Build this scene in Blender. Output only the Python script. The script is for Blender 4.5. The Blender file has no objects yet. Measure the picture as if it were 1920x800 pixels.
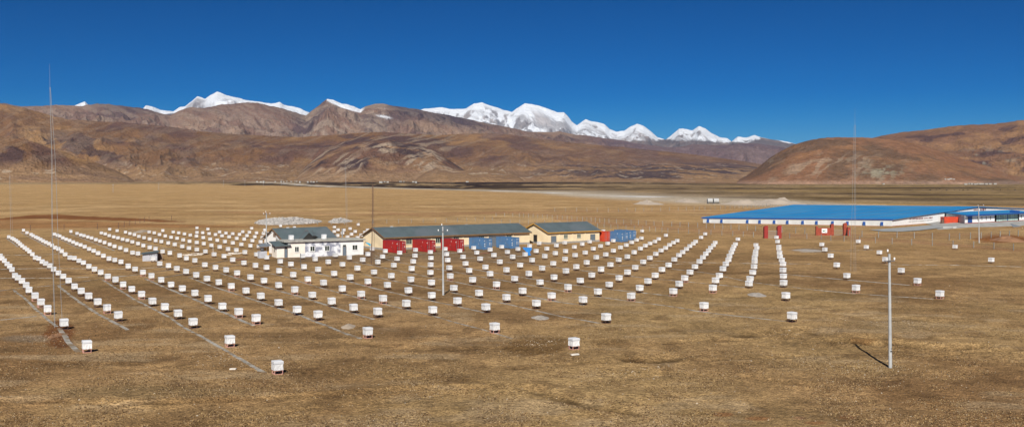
SKY_AIR=1.0;SKY_DUST=0.0;SKY_OZ=5.0;SKY_STR=.089;SKY_SAT=1.5;SKY_HUE=.492;SKY_GAM=1.42;SUN_E=5.0;EXPO=.36
HAZE_D=7.5e-6;HAZE_C=(.26,.54,1.0)
BOXES=[(520.3,681.3,3,1),(162.7,645.3,1,1),(1076.3,640,7,1),(430.8,634.5,3,2),(689.5,619.2,5,1),(927.4,610.2,7,2),(120.2,604.8,1,2),(362,601.2,3,3),(480.4,594,4,1),(1136.7,592.2,9,1),(1485,591,11,1),(221.9,590,2,1),(596.3,587.7,5,2),(333.7,586,3,4),(447.4,582.8,4,2),(708,582.8,6,1),(811.2,579.4,7,3),(557.2,578.3,5,3),(88.9,577.8,1,3),(200.7,575.6,2,2),(663,574.4,6,2),(911,574.4,8,1),(308.7,573.8,3,5),(417,572,4,3),(1320,570.9,11,2),(761.7,567.7,7,4),(1005.5,566.6,9,2),(76.5,565.2,1,4),(522,565.2,5,4),(183,565,2,3),(622,563,6,3),(285.8,562.5,3,6),(857.8,562.5,8,2),(1093,560,10,1),(389.8,558.7,4,4),(718,558,7,5),(949.6,555.3,9,3),(166,554,2,4),(65.6,553.6,1,5),(488.8,553,5,5),(1183.7,553,11,3),(1034.3,552.4,10,2),(1473.4,552.4,13,1),(809.7,552,8,3),(585.5,550.8,6,4),(265.5,550,3,7),(1762.4,550,15,1),(677,549,7,6),(365.6,548,4,5),(898,547.4,9,4),(152.4,545,2,5),(1121,545,11,4),(1262.4,544.6,12,1),(461.2,543.6,5,6),(979.8,543.5,10,3),(766,543,8,4),(54.4,542.6,1,6),(552.6,542,6,5),(247,540.6,3,8),(642,540,7,7),(341.6,539.6,4,6),(1336.8,539,13,2),(1605.2,538.7,15,2),(1199.2,538.6,12,2),(851,538,9,5),(1065,536.6,11,5),(139.6,535.2,2,6),(433.6,535.2,5,7),(522.4,533.6,6,6),(48.8,533,1,7),(726.4,533,8,5),(231,532,3,9),(320.8,532,4,7),(1142.2,532,12,3),(1273.4,532,13,3),(931,531.2,10,4),(1404.2,530.4,14,1),(1469.2,529,15,3),(606.6,528.6,7,8),(808.8,528.6,9,6),(410.2,528.2,5,8),(1012.6,527,11,6),(1215,526.2,13,4),(1720.4,526,17,1),(689.8,525.8,8,6),(41,525.6,1,8),(1341.8,525.4,14,2),(495,525,6,7),(128.4,524.8,2,7),(1088,524.4,12,4),(302,523.6,4,8),(216.4,523.4,3,10),(770.4,523.2,9,7),(886.2,523.2,10,5),(577.2,521.8,7,9),(388.2,521.4,5,9),(1283.8,521,14,3),(1406.4,521,15,4),(965,520.4,11,7),(33.4,520.2,1,9),(1160.8,520,13,5),(469.4,518.6,6,8),(1038.8,518.6,12,5),(656.4,518.4,8,7),(118.6,516.8,2,8),(202,516.6,3,11),(1469,516.4,16,1),(844,516.2,10,6),(28,516,1,10),(284,516,4,9),(733.8,515.6,9,8),(1228.6,515.6,14,4),(1349,515.6,15,5),(1588,515.5,17,2),(367.6,515.2,5,10),(549.6,514.8,7,10),(1109.6,514.8,13,6),(919,512.4,11,8),(991.8,512,12,6),(626.4,511.6,8,8),(444.6,511.4,6,9),(109.6,511,2,9),(188.6,510,3,12),(1176.6,509.6,14,5),(268,509.4,4,10),(807,509.4,10,7),(1293.6,509.4,15,6),(1411.2,509.2,16,2),(701.2,508.6,9,9),(348.6,508.2,5,11),(523.2,507.8,7,11),(1061.6,507.4,13,7),(423.8,506,6,10),(879.8,506,11,9),(1690,506,19,1),(949.6,505.4,12,7),(1468.2,505.4,17,3),(22.4,504.8,1,11),(596.4,504.8,8,9),(177,504.4,3,13),(1127,504.4,14,6),(1241.4,504.2,15,7),(100.6,504,2,10),(253.2,503.6,4,11),(1355.6,503.2,16,3),(771.8,502.8,10,8),(331.4,502.6,5,12),(670.2,502,9,10),(1016.6,501.8,13,8),(499.6,501.4,7,12),(842.4,501,11,10),(404,500.6,6,11),(1191.2,500.4,15,8),(570,500,8,10),(910.2,500,12,8),(1080.8,499.2,14,7),(1414,499,17,4),(1303.2,498.8,16,4),(18,498.6,1,12),(166.4,498.6,3,14),(240.4,498.6,4,12),(315.8,497.6,5,13),(93.2,497.4,2,11),(479,497.4,7,13),(738.4,496.2,10,9),(384,496,6,12),(975.2,496,13,9),(1253.6,496,16,5),(1569,496,19,2),(807.4,495.6,11,11),(1144.6,495.6,15,9),(642.2,494.6,9,11),(545.4,494.4,8,11),(1468.2,494.4,18,1),(1361,494,17,5),(13.2,493.6,1,13),(85.4,493.4,2,12),(299.4,493.2,5,14),(873.2,493.2,12,9),(1037.4,492.8,14,8),(156.4,492,3,15),(457.4,492,7,14),(1100,491.4,15,10),(708.4,490.6,10,10),(937.2,490.6,13,10),(226.6,490.4,4,13),(1206,490.2,16,6),(615.4,490,9,12),(1311.6,490,17,6),(1415,490,18,2),(79,489.6,2,13),(525.4,489.2,8,12),(774.8,489,11,12),(8.4,488,1,14),(148,488,3,16),(365.2,488,6,13),(997.8,487.6,14,9),(1466,487.2,19,3),(839.4,487,12,10),(1366,486.8,18,3),(436.4,486.6,7,15),(215.4,486.4,4,14),(1660,486.2,21,1),(1858.7,486.2,23,1),(680,486,10,11),(1160,486,16,7),(1264.6,485.6,17,7),(1059.4,485.2,15,11),(591,484.8,9,13),(900,484.8,13,11),(204.4,484.4,4,15),(72.4,484.2,2,14),(4,484,1,15),(287,484,5,15),(744.6,483.8,11,13),(349.4,483.6,6,14),(139.2,483.4,3,17),(808,482.6,12,11),(1415,482.6,19,4),(1218.6,482.4,17,8),(66.2,482.2,2,15),(131,482.2,3,18),(655,481.8,10,12),(1118.2,481.8,16,8),(1318,481.8,18,4),(500,481.4,8,13),(961.2,481.4,14,10),(868.2,481,13,12),(1462.6,480.6,20,1),(1176.2,480.2,17,9),(1021.4,480,15,12),(717.4,479.8,11,14),(420,479.6,7,16),(1368,479.6,19,5),(567.2,479,9,14),(1557.5,479,21,2),(193.8,478.6,4,16),(336.8,478.6,6,15),(0.8,478.4,1,16),(778.2,478.4,12,12),(926.2,478,14,11),(1078.4,477.6,16,9),(1273,477.6,18,5),(628.8,477,10,13),(401.4,476.4,7,17),(984.8,476.4,15,13),(1416.4,476.4,20,2),(122.2,476,3,19),(481,476,8,14),(689.8,476,11,15),(1136,476,17,10),(837.4,475.8,13,13),(60.6,475.4,2,16),(1229.6,475.4,18,6),(1323.4,475,19,6),(258.6,474.6,5,16),(183.8,474,4,17),(318.4,474,6,16),(1041.2,474,16,10),(749.4,473.4,12,13),(248.4,473.2,5,17),(1461.6,473,21,3),(894,472.6,14,12),(459,472.4,8,15),(1097.4,472.4,17,11),(1371.4,472.4,20,3),(1189,472.2,18,7),(1649,472.2,23,2),(1280.2,472,19,7),(807,471.8,13,14),(951.6,471.2,15,14),(304.8,471,6,17),(385,471,7,18),(55.4,470.6,2,17),(115.6,470.4,3,20),(722.4,470.4,12,14),(1416.8,470.4,21,4),(1060.4,469.8,17,12),(175.4,469.6,4,18),(862.2,469.4,14,13),(1005.4,469.4,16,11),(1150,469,18,8),(1328.6,469,20,4),(236.2,468.6,5,18),(443.2,468.6,8,16),(1239.6,468.6,19,8),(779,468.2,13,15),(369,467.6,7,19),(1546.8,467.3,23,3),(919,467.2,15,15),(51,467,2,18),(427.4,466.8,8,17),(1373.8,466.4,21,5),(109.4,466.2,3,21),(167,466.2,4,19),(291.4,466,6,18),(698,466,12,15),(834.6,466,14,14),(1287.2,466,20,5),(971.2,465.6,16,12),(1460.4,465.6,22,1),(1025.4,465.2,17,13),(1112.4,465.2,18,9),(1200.8,465.2,19,9),(354.2,464.8,7,20),(225.4,464.4,5,19),(1248,464.2,20,6),(46.4,464,2,19),(1419.2,464,22,2),(888.2,463.8,15,16),(1332.6,463.8,21,6),(103.2,463.6,3,22),(280.6,463.6,6,19),(1163.4,463.2,19,10),(411.8,462.6,8,18),(1624.5,462.4,25,1),(158.8,462,4,20),(1077,462,18,10),(1460.2,462,23,4),(1790.8,462,26,1),(940.8,461.8,16,13),(341.6,461.6,7,21),(214.6,461.4,5,20),(485.4,461.4,9,15),(1376.2,461.4,22,3),(1293.6,461,21,7),(41.6,460.6,2,20),(469.4,460.4,9,16),(1126.2,460.4,19,11),(993,460.2,17,14),(268.6,460,6,20),(1210,460,20,7),(396.2,459.6,8,19),(97.4,459.4,3,23),(1043.2,459.4,18,11),(1337.8,459.4,22,4),(1174.2,458.8,20,8),(1255.4,458.8,21,8),(1417.4,458.8,23,5),(151,458.4,4,21),(452.4,458,9,17),(1541,457.7,25,2),(327.6,457.6,7,22),(205.6,457.4,5,21),(1379,457.2,23,6),(37.6,457,2,21),(1091.6,456.8,19,12),(382,456.4,8,20),(1300,456.4,22,5),(91.6,456.2,3,24),(258.6,456.2,6,21),(143.6,456,4,22),(1218.8,455.8,21,9),(1139.4,455.6,20,9),(1010.8,455.4,18,12),(436.4,455.2,9,18),(315.4,455,7,23),(1059,454.4,19,13),(1341,454.4,23,7),(196,454,5,22),(368.8,454,8,21),(1262.8,454,22,6),(34,453.6,2,22),(86,453.6,3,25),(1184.6,453.6,21,10),(137,453.2,4,23),(248,453,6,22),(488.6,452.8,10,14),(421.6,452.6,9,19),(302.4,452.4,7,24),(1105.6,452.4,20,10),(1458,452.4,25,3),(1304.4,452.2,23,8),(1609.4,452.2,27,1),(1228,452,22,7),(355.2,451.8,8,22),(187.4,451.4,5,23),(80.6,451.2,3,26),(30.4,450.8,2,23),(473.2,450.8,10,15),(1150,450.6,21,11),(291.8,450.4,7,25),(130.4,450.2,4,24),(1269.8,450.2,23,9),(238.8,450,6,23),(407.2,450,9,20),(343.4,449.2,8,23),(1193.8,449,22,8),(179.6,448.8,5,24),(26,448.6,2,24),(76,448.6,3,27),(123.8,448,4,25),(229.8,448,6,24),(394,448,9,21),(457.8,448,10,16),(1383.6,447.8,25,4),(280.4,447.6,7,26),(1235.2,447.2,23,10),(443.8,446.6,10,17),(506.6,446.6,11,16),(22.4,446.4,2,25),(71.4,446.2,3,28),(331.8,446.2,8,24),(171.6,445.8,5,25),(117.6,445.6,4,26),(221,445.6,6,25),(1202.8,445.6,23,11),(270,445.2,7,27),(670.4,445,14,15),(381,444.8,9,22),(492,444.8,11,17),(1314.6,444.4,25,5),(1456,444.4,27,2),(320.6,444.2,8,25),(67,444,3,29),(164.6,443.8,5,26),(213.2,443.8,6,26),(16.4,443.6,2,26),(651.6,443.6,14,16),(429.4,443.4,10,18),(477.6,443.2,11,18),(260.4,443,7,28),(112,442,4,27),(368.2,442,9,23),(309.8,441.8,8,26),(62,441.4,3,30),(157.4,441.4,5,27),(204.8,441.4,6,27),(416.2,441.4,10,19),(462.8,441,11,19),(633,441,14,17),(1248.6,440.8,25,6),(107.6,440.6,4,28),(677.4,440.4,15,17),(356.8,440.2,9,24),(151.4,439.8,5,28),(252,439.8,7,29),(299,439.4,8,27),(508.4,439.4,12,16),(404,439.2,10,20),(58.2,439,3,31),(449,438.8,11,20),(659,438.6,15,18),(102,438.4,4,29),(197.2,438.2,6,28),(345.8,438,9,25),(1322.2,438,26,2),(436.2,437.6,11,21),(243.4,437.4,7,30),(392,437.4,10,21),(494,437.2,12,17),(144.4,437,5,29),(642.2,436.6,15,19),(423.4,436.4,11,22),(1189.4,436.4,25,7),(190,436.2,6,29),(289.2,436.2,8,28),(50.6,436,3,32),(335,436,9,26),(480.8,436,12,18),(380,435.6,10,22),(369.2,435,10,23),(684,435,16,14),(467.6,434.8,12,19),(235.2,434.6,7,31),(279.6,434.4,8,29),(324.8,434.4,9,27),(411.6,434.2,11,23),(455,433.6,12,20),(132.8,433.4,5,30),(666,433.4,16,15),(626.6,433.4,15,20),(1131.4,432.4,25,8),(1204,432.4,26,3),(219.6,432.2,7,32),(305.2,431.8,9,28),(44,431.2,3,33),(496.2,430.6,13,16),(644.8,430.6,16,16),(689.2,430.6,17,15),(633.8,430.2,16,17),(205.6,429.4,7,33),(389.6,428.8,11,24),(594.2,428.6,15,21),(539.4,428.4,14,18),(579.6,428.2,15,22),(656.4,428,17,16),(471.8,427.4,13,17),(369.2,426.8,11,25),(552,426.4,15,23),(734.4,426.2,19,14),(627,425.4,17,17),(526,422.8,15,24),(874.8,422.4,23,12),(671.6,420.2,19,15)]
import bpy, math, random
import numpy as np
from mathutils import Vector
random.seed(7); RNG=np.random.default_rng(11)
sc=bpy.context.scene; COL=sc.collection
F=1900.0; HOR=338.0; H=16.0; CX=960.0          # survey camera: focal length in photo pixels, horizon row, tower height
def G(px,py,z=0.0):                             # ground survey: photo pixel -> point at height z
    Y=F*(H-z)/(py-HOR); return Vector(((px-CX)/F*Y,Y,z))
# ------------------------------------------------------------------ noise
def _h(ix,iy,s):
    n=(ix.astype(np.int64)*374761393+iy.astype(np.int64)*668265263+s*982451653)&0x7fffffff
    n=((n^(n>>13))*1274126177)&0x7fffffff
    return ((n^(n>>16))&0xffff)/65535.0
def vn(x,y,s=0):
    x=np.asarray(x,float);y=np.asarray(y,float)
    ix=np.floor(x);iy=np.floor(y);fx=x-ix;fy=y-iy
    fx=fx*fx*fx*(fx*(fx*6-15)+10);fy=fy*fy*fy*(fy*(fy*6-15)+10)
    a=_h(ix,iy,s);b=_h(ix+1,iy,s);c=_h(ix,iy+1,s);d=_h(ix+1,iy+1,s)
    return a+(b-a)*fx+(c-a)*fy+(a-b-c+d)*fx*fy
def fbm(x,y,o=4,s=0,g=.5):
    t=0;a=1;m=0
    for k in range(o):
        t=t+a*(vn(x*2**k+17.3*k,y*2**k-9.1*k,s+k)-.5);m+=a;a*=g
    return t/m*2
def ridged(x,y,o=5,s=0,g=.55):
    t=0;a=1;m=0
    for k in range(o):
        t=t+a*(1-np.abs(vn(x*2**k+7.7*k,y*2**k+3.3*k,s+k)*2-1));m+=a;a*=g
    return t/m
def sst(a,b,x):
    t=np.clip((np.asarray(x,float)-a)/(b-a),0,1);return t*t*(3-2*t)
# ------------------------------------------------------------------ tagging
def tag(o,label=None,cat=None,group=None,kind=None):
    if label:o['label']=label
    if cat:o['category']=cat
    if group:o['group']=group
    if kind:o['kind']=kind
    return o
def empty(name,loc,az=None,rz=None):
    o=bpy.data.objects.new(name,None);COL.objects.link(o);o.location=loc
    o.empty_display_size=.3
    if az is not None:o.rotation_euler=(0,0,math.radians(90-az))
    if rz is not None:o.rotation_euler=(0,0,rz)
    return o
class MB:
    def __init__(s): s.v=[];s.f=[];s.m=[]
    def add(s,vs,fs,mi=0):
        n=len(s.v);s.v+=[tuple(p) for p in vs];s.f+=[tuple(i+n for i in f) for f in fs];s.m+=[mi]*len(fs);return s
    def box(s,x0,x1,y0,y1,z0,z1,mi=0):
        return s.add([(x0,y0,z0),(x1,y0,z0),(x1,y1,z0),(x0,y1,z0),(x0,y0,z1),(x1,y0,z1),(x1,y1,z1),(x0,y1,z1)],
          [(0,3,2,1),(4,5,6,7),(0,1,5,4),(1,2,6,5),(2,3,7,6),(3,0,4,7)],mi)
    def hexa(s,p,mi=0):   # 8 points, bottom 4 ccw then top 4
        return s.add(p,[(0,3,2,1),(4,5,6,7),(0,1,5,4),(1,2,6,5),(2,3,7,6),(3,0,4,7)],mi)
    def tube(s,a,b,r0,r1=None,n=6,mi=0,cap=True):
        r1=r0 if r1 is None else r1
        a=Vector(a);b=Vector(b);d=(b-a).normalized()
        t=Vector((0,0,1)) if abs(d.z)<.9 else Vector((1,0,0))
        u=d.cross(t).normalized();w=d.cross(u)
        vs=[];
        for c,r in ((a,r0),(b,r1)):
            for k in range(n):
                an=2*math.pi*k/n;vs.append(c+u*math.cos(an)*r+w*math.sin(an)*r)
        fs=[(k,(k+1)%n,n+(k+1)%n,n+k) for k in range(n)]
        if cap:fs+=[tuple(range(n))[::-1],tuple(range(n,2*n))]
        return s.add(vs,fs,mi)
    def prism(s,pts,d,mi=0):   # polygon (3d pts) extruded by vector d
        n=len(pts);d=Vector(d);vs=[Vector(p) for p in pts];vs+=[p+d for p in vs]
        return s.add(vs,[tuple(range(n))[::-1],tuple(range(n,2*n))]+[(k,(k+1)%n,n+(k+1)%n,n+k) for k in range(n)],mi)
    def blob(s,c,rx,ry,rz,n=7,m=4,j=.25,mi=0,seed=0):
        rr=random.Random(seed);vs=[(c[0],c[1],c[2]+rz)]
        for i in range(1,m):
            ph=math.pi*i/m
            for k in range(n):
                th=2*math.pi*k/n;q=1+rr.uniform(-j,j)
                vs.append((c[0]+rx*q*math.sin(ph)*math.cos(th),c[1]+ry*q*math.sin(ph)*math.sin(th),c[2]+rz*q*math.cos(ph)))
        vs.append((c[0],c[1],c[2]-rz));fs=[(0,1+k,1+(k+1)%n) for k in range(n)]
        for i in range(m-2):
            for k in range(n):
                a=1+i*n+k;b=1+i*n+(k+1)%n;fs.append((a,a+n,b+n,b))
        l=len(vs)-1;fs+=[(l,l-n+(k+1)%n,l-n+k) for k in range(n)]
        return s.add(vs,fs,mi)
    def build(s,name,mats,parent=None,smooth=False,loc=None):
        me=bpy.data.meshes.new(name);me.from_pydata(s.v,[],s.f)
        mats=mats if isinstance(mats,(list,tuple)) else [mats]
        for m in mats:me.materials.append(m)
        if len(mats)>1:me.polygons.foreach_set('material_index',s.m)
        if smooth:me.polygons.foreach_set('use_smooth',[True]*len(me.polygons))
        me.validate();me.update()
        o=bpy.data.objects.new(name,me);COL.objects.link(o)
        if parent:o.parent=parent
        if loc is not None:o.location=loc
        return o
# ------------------------------------------------------------------ materials
def mk(name,col,rough=.7,var=.15,scale=3.0,metal=0.0,bump=0.0,bscale=None,col2=None,dirt=None,dscale=.6,damt=.4,dr=(.52,.66),rib=None,objvar=0.0,detail=4):
    m=bpy.data.materials.new(name);m.use_nodes=True;nt=m.node_tree;N=nt.nodes;L=nt.links
    b=N['Principled BSDF'];b.inputs['Roughness'].default_value=rough;b.inputs['Metallic'].default_value=metal
    tc=N.new('ShaderNodeTexCoord');co=tc.outputs['Object']
    nz=N.new('ShaderNodeTexNoise');nz.inputs['Scale'].default_value=scale;nz.inputs['Detail'].default_value=detail;L.new(co,nz.inputs['Vector'])
    cr=N.new('ShaderNodeMapRange');cr.inputs[1].default_value=.3;cr.inputs[2].default_value=.7;L.new(nz.outputs[0],cr.inputs[0])
    mx=N.new('ShaderNodeMix');mx.data_type='RGBA'
    c2=col2 or tuple(c*(1-2*var) for c in col)
    c1=col if col2 else tuple(min(1,c*(1+var)) for c in col)
    mx.inputs[6].default_value=(*c1,1);mx.inputs[7].default_value=(*c2,1);L.new(cr.outputs[0],mx.inputs[0]);out=mx.outputs[2]
    if dirt:
        n2=N.new('ShaderNodeTexNoise');n2.inputs['Scale'].default_value=dscale;n2.inputs['Detail'].default_value=6;L.new(co,n2.inputs['Vector'])
        r2=N.new('ShaderNodeMapRange');r2.inputs[1].default_value=dr[0];r2.inputs[2].default_value=dr[1];r2.inputs[4].default_value=damt;L.new(n2.outputs[0],r2.inputs[0])
        m2=N.new('ShaderNodeMix');m2.data_type='RGBA';m2.inputs[7].default_value=(*dirt,1);L.new(r2.outputs[0],m2.inputs[0]);L.new(out,m2.inputs[6]);out=m2.outputs[2]
    if objvar:
        oi=N.new('ShaderNodeObjectInfo');mr=N.new('ShaderNodeMapRange');mr.inputs[3].default_value=1-objvar;mr.inputs[4].default_value=1.0;L.new(oi.outputs['Random'],mr.inputs[0])
        vm=N.new('ShaderNodeVectorMath');vm.operation='SCALE';L.new(out,vm.inputs[0]);L.new(mr.outputs[0],vm.inputs['Scale']);out=vm.outputs[0]
    L.new(out,b.inputs['Base Color'])
    h=None
    if rib:
        wv=N.new('ShaderNodeTexWave');wv.bands_direction=rib[0];wv.inputs['Scale'].default_value=rib[1];L.new(co,wv.inputs['Vector']);h=wv.outputs['Fac']
        bp=N.new('ShaderNodeBump');bp.inputs['Strength'].default_value=rib[2];bp.inputs['Distance'].default_value=.05;L.new(h,bp.inputs['Height']);L.new(bp.outputs[0],b.inputs['Normal'])
    elif bump:
        n3=N.new('ShaderNodeTexNoise');n3.inputs['Scale'].default_value=bscale or scale*3;n3.inputs['Detail'].default_value=5;L.new(co,n3.inputs['Vector'])
        bp=N.new('ShaderNodeBump');bp.inputs['Strength'].default_value=bump;bp.inputs['Distance'].default_value=.05;L.new(n3.outputs[0],bp.inputs['Height']);L.new(bp.outputs[0],b.inputs['Normal'])
    return m
M=dict(
 cover=mk('white_tarp_cover',(.76,.765,.765),.55,.04,3,bump=.9,bscale=4.5,objvar=.17,dirt=(.42,.38,.32),dscale=1.3,damt=.35),
 lid=mk('white_tarp_lid',(.64,.655,.68),.5,.05,2.5,bump=.5,bscale=3,objvar=.08),
 seam=mk('grey_seam',(.40,.41,.43),.7,.1),
 leg=mk('red_oxide_leg',(.10,.045,.035),.7,.2),
 pink=mk('pink_painted_steel',(.52,.27,.22),.65,.12),
 conc=mk('concrete_pole',(.40,.41,.41),.85,.12,1.2,bump=.2,bscale=20),
 slab=mk('concrete_trench_cover',(.33,.31,.275),.9,.25,1.5,dirt=(.17,.115,.06),dscale=.6,damt=.9,dr=(.46,.58)),
 steel=mk('galvanised_steel',(.29,.295,.30),.6,.1),
 dsteel=mk('dark_steel',(.10,.10,.11),.6,.1),
 rust=mk('rusty_steel',(.13,.075,.055),.8,.2),
 ins=mk('white_porcelain',(.85,.85,.84),.25,.02),
 roof=mk('blue_grey_sheet_roof',(.088,.118,.128),.6,.10,.5,rib=('X',4.0,.5),dirt=(.13,.15,.17),dscale=.18,damt=.5),
 wwall=mk('whitewashed_wall',(.74,.735,.72),.9,.04,1.5,dirt=(.40,.41,.46),dscale=.55,damt=.0,bump=.2),
 wcream=mk('cream_whitewash',(.78,.73,.65),.9,.03,1.5,dirt=(.62,.55,.45),dscale=.5,damt=.35,bump=.2),
 wpeel=mk('peeling_whitewash',(.72,.73,.76),.9,.05,2.5,dirt=(.22,.23,.29),dscale=.75,damt=.95,dr=(.44,.56),bump=.3),
 cream=mk('cream_rendered_wall',(.76,.64,.43),.9,.04,.7,dirt=(.60,.47,.30),dscale=.3,damt=.4,bump=.1),
 base=mk('grey_plinth',(.30,.29,.27),.9,.1),
 fas_o=mk('ochre_fascia',(.50,.27,.05),.7,.1),
 fas_b=mk('brown_fascia',(.22,.12,.05),.7,.15),
 slabroof=mk('weathered_flat_roof',(.36,.345,.31),.9,.15,1.5,dirt=(.25,.28,.22),dscale=.4,damt=.6),
 glass=mk('dark_window_glass',(.03,.04,.035),.15,.1),
 frame=mk('pale_window_frame',(.62,.64,.52),.7,.05),
 wframe=mk('white_window_frame',(.8,.8,.78),.6,.03),
 door=mk('grey_blue_door',(.13,.165,.20),.6,.06),
 red=mk('red_container_paint',(.33,.013,.012),.5,.10,1.0,dirt=(.20,.02,.02),dscale=.8,damt=.5),
 ored=mk('orange_red_container_paint',(.52,.055,.02),.55,.08,1.0,dirt=(.3,.05,.03),dscale=.8,damt=.5),
 blu=mk('faded_blue_container_paint',(.065,.165,.33),.55,.08,1.0,dirt=(.10,.15,.22),dscale=.8,damt=.5),
 gry=mk('grey_paint',(.14,.16,.185),.7,.08),
 wmark=mk('white_marking',(.78,.78,.78),.6,.03),
 brick=mk('red_brick_wall',(.30,.055,.028),.85,.15,2.0),
 dred=mk('dark_red_gate_post',(.27,.02,.015),.7,.1),
 hroof=mk('bright_blue_sheet_roof',(.018,.205,.47),.5,.04,.02,rib=('X',1.2,.25),dirt=(.05,.24,.46),dscale=.05,damt=.7,dr=(.42,.62)),
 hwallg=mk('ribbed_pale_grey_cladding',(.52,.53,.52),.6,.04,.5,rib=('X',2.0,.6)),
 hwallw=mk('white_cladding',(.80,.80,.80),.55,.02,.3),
 hblue=mk('deep_blue_panel',(.010,.065,.26),.5,.05),
 tan=mk('seam_sealant',(.20,.27,.36),.8,.1),
 text=mk('dark_red_lettering',(.22,.05,.05),.6,.05),
 textg=mk('grey_lettering',(.38,.38,.37),.6,.05),
 cglass=mk('green_tinted_glass',(.42,.62,.57),.6,.15,.4),
 plinth=mk('stone_concrete_bank',(.33,.325,.31),.9,.15,.4,dirt=(.22,.22,.21),dscale=.25,damt=.6),
 plate=mk('light_concrete_panel',(.50,.49,.46),.85,.05),
 road=mk('pale_asphalt',(.29,.30,.30),.85,.1,.3),
 hut=mk('grey_rendered_block',(.42,.43,.47),.9,.12,1.2,dirt=(.62,.62,.64),dscale=.9,damt=.6),
 black=mk('black_opening',(.012,.011,.010),.9,.1),
 wood=mk('weathered_wood',(.20,.14,.10),.85,.15),
 tarp=mk('bright_blue_tarpaulin',(.015,.19,.55),.5,.15,1.5,bump=.8,bscale=2),
 cyan=mk('turquoise_cloth',(.03,.33,.52),.6,.1),
 plank=mk('pale_timber_plank',(.68,.63,.56),.8,.12,2),
 rplank=mk('reddish_timber',(.24,.08,.05),.8,.15),
 rock=mk('pale_quarried_rock',(.38,.355,.33),.9,.25,.8,dirt=(.26,.25,.25),dscale=.7,damt=.6),
 gravel=mk('grey_gravel',(.32,.285,.25),.95,.15,3.0,bump=.6,bscale=8),
 pgravel=mk('beige_gravel',(.36,.29,.22),.95,.12,2.0,bump=.6,bscale=6),
 sand=mk('pale_river_sand',(.42,.35,.28),.95,.10,.05),
 soil=mk('red_brown_soil',(.27,.14,.07),.95,.15,.4,bump=.8,bscale=2),
 tank=mk('dull_white_tank',(.36,.365,.36),.5,.05),
 yak=mk('dark_animal_hair',(.02,.018,.015),.9,.1),
 signw=mk('white_sign_board',(.80,.82,.80),.5,.02),
 signg=mk('dark_green_paint',(.03,.16,.09),.5,.05),
 hwhite=mk('village_white_wall',(.40,.39,.37),.85,.06,.2),
 mesh=mk('grey_mesh_panel',(.36,.34,.31),.8,.05),
 ppost=mk('concrete_fence_post',(.25,.25,.235),.9,.12,objvar=.3),
)
# ------------------------------------------------------------------ world, sun, camera
SUN_EL=40.0;SUN_AZ=4.5       # shadows run away from the camera, 4.5 deg to the right
w=bpy.data.worlds.new('World');sc.world=w;w.use_nodes=True;wn=w.node_tree
sky=wn.nodes.new('ShaderNodeTexSky');sky.sky_type='NISHITA';sky.sun_disc=False
sky.sun_elevation=math.radians(SUN_EL)
sky.altitude=4300;sky.air_density=SKY_AIR;sky.dust_density=SKY_DUST;sky.ozone_density=SKY_OZ
bg=wn.nodes['Background'];bg.inputs['Strength'].default_value=SKY_STR;hs=wn.nodes.new('ShaderNodeHueSaturation');hs.inputs['Saturation'].default_value=SKY_SAT;hs.inputs['Hue'].default_value=SKY_HUE
wn.links.new(sky.outputs[0],hs.inputs['Color']);sv=wn.nodes.new('ShaderNodeVectorMath');sv.operation='SCALE';sv.inputs['Scale'].default_value=.3;gm=wn.nodes.new('ShaderNodeGamma');gm.inputs[1].default_value=SKY_GAM
wn.links.new(hs.outputs[0],sv.inputs[0]);wn.links.new(sv.outputs[0],gm.inputs[0]);wn.links.new(gm.outputs[0],bg.inputs[0])
sd=Vector((-math.sin(math.radians(SUN_AZ)),-math.cos(math.radians(SUN_AZ)),math.tan(math.radians(SUN_EL)))).normalized()  # towards the sun
sky.sun_rotation=math.atan2(sd.x,sd.y)
sl=bpy.data.lights.new('sun','SUN');sl.energy=SUN_E;sl.angle=math.radians(.53);sl.color=(1,.95,.87)
so=bpy.data.objects.new('sun',sl);COL.objects.link(so);so.rotation_euler=sd.to_track_quat('Z','Y').to_euler();so.location=(0,-30,60)
cam=bpy.data.cameras.new('camera');co=bpy.data.objects.new('camera',cam);COL.objects.link(co);sc.camera=co
co.location=(0,0,H);co.rotation_euler=(math.radians(90),0,0)
cam.sensor_width=36;cam.sensor_fit='HORIZONTAL';cam.lens=F/1920*36;cam.shift_y=-(400-HOR)/1920;cam.clip_end=90000;cam.clip_start=.5
vs=sc.view_settings;vs.view_transform='Standard';vs.look='None';vs.exposure=EXPO;vs.gamma=1;vs.use_curve_mapping=False
import numpy as np
def _c(h,k): c=[int(h[i:i+2],16)/255 for i in (0,2,4)];return np.array([((q+.055)/1.055)**2.4 for q in c])*k
KG=1.07
GA=_c('957853',KG);GB=_c('6e5336',KG);GC=_c('a48a5f',KG);GD=_c('5c452d',KG);GE=_c('a38d6e',KG);GF=_c('ad8d61',KG*.92);GH=_c('c4a67a',KG*.93);GC2=_c('8c6841',KG)
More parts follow.
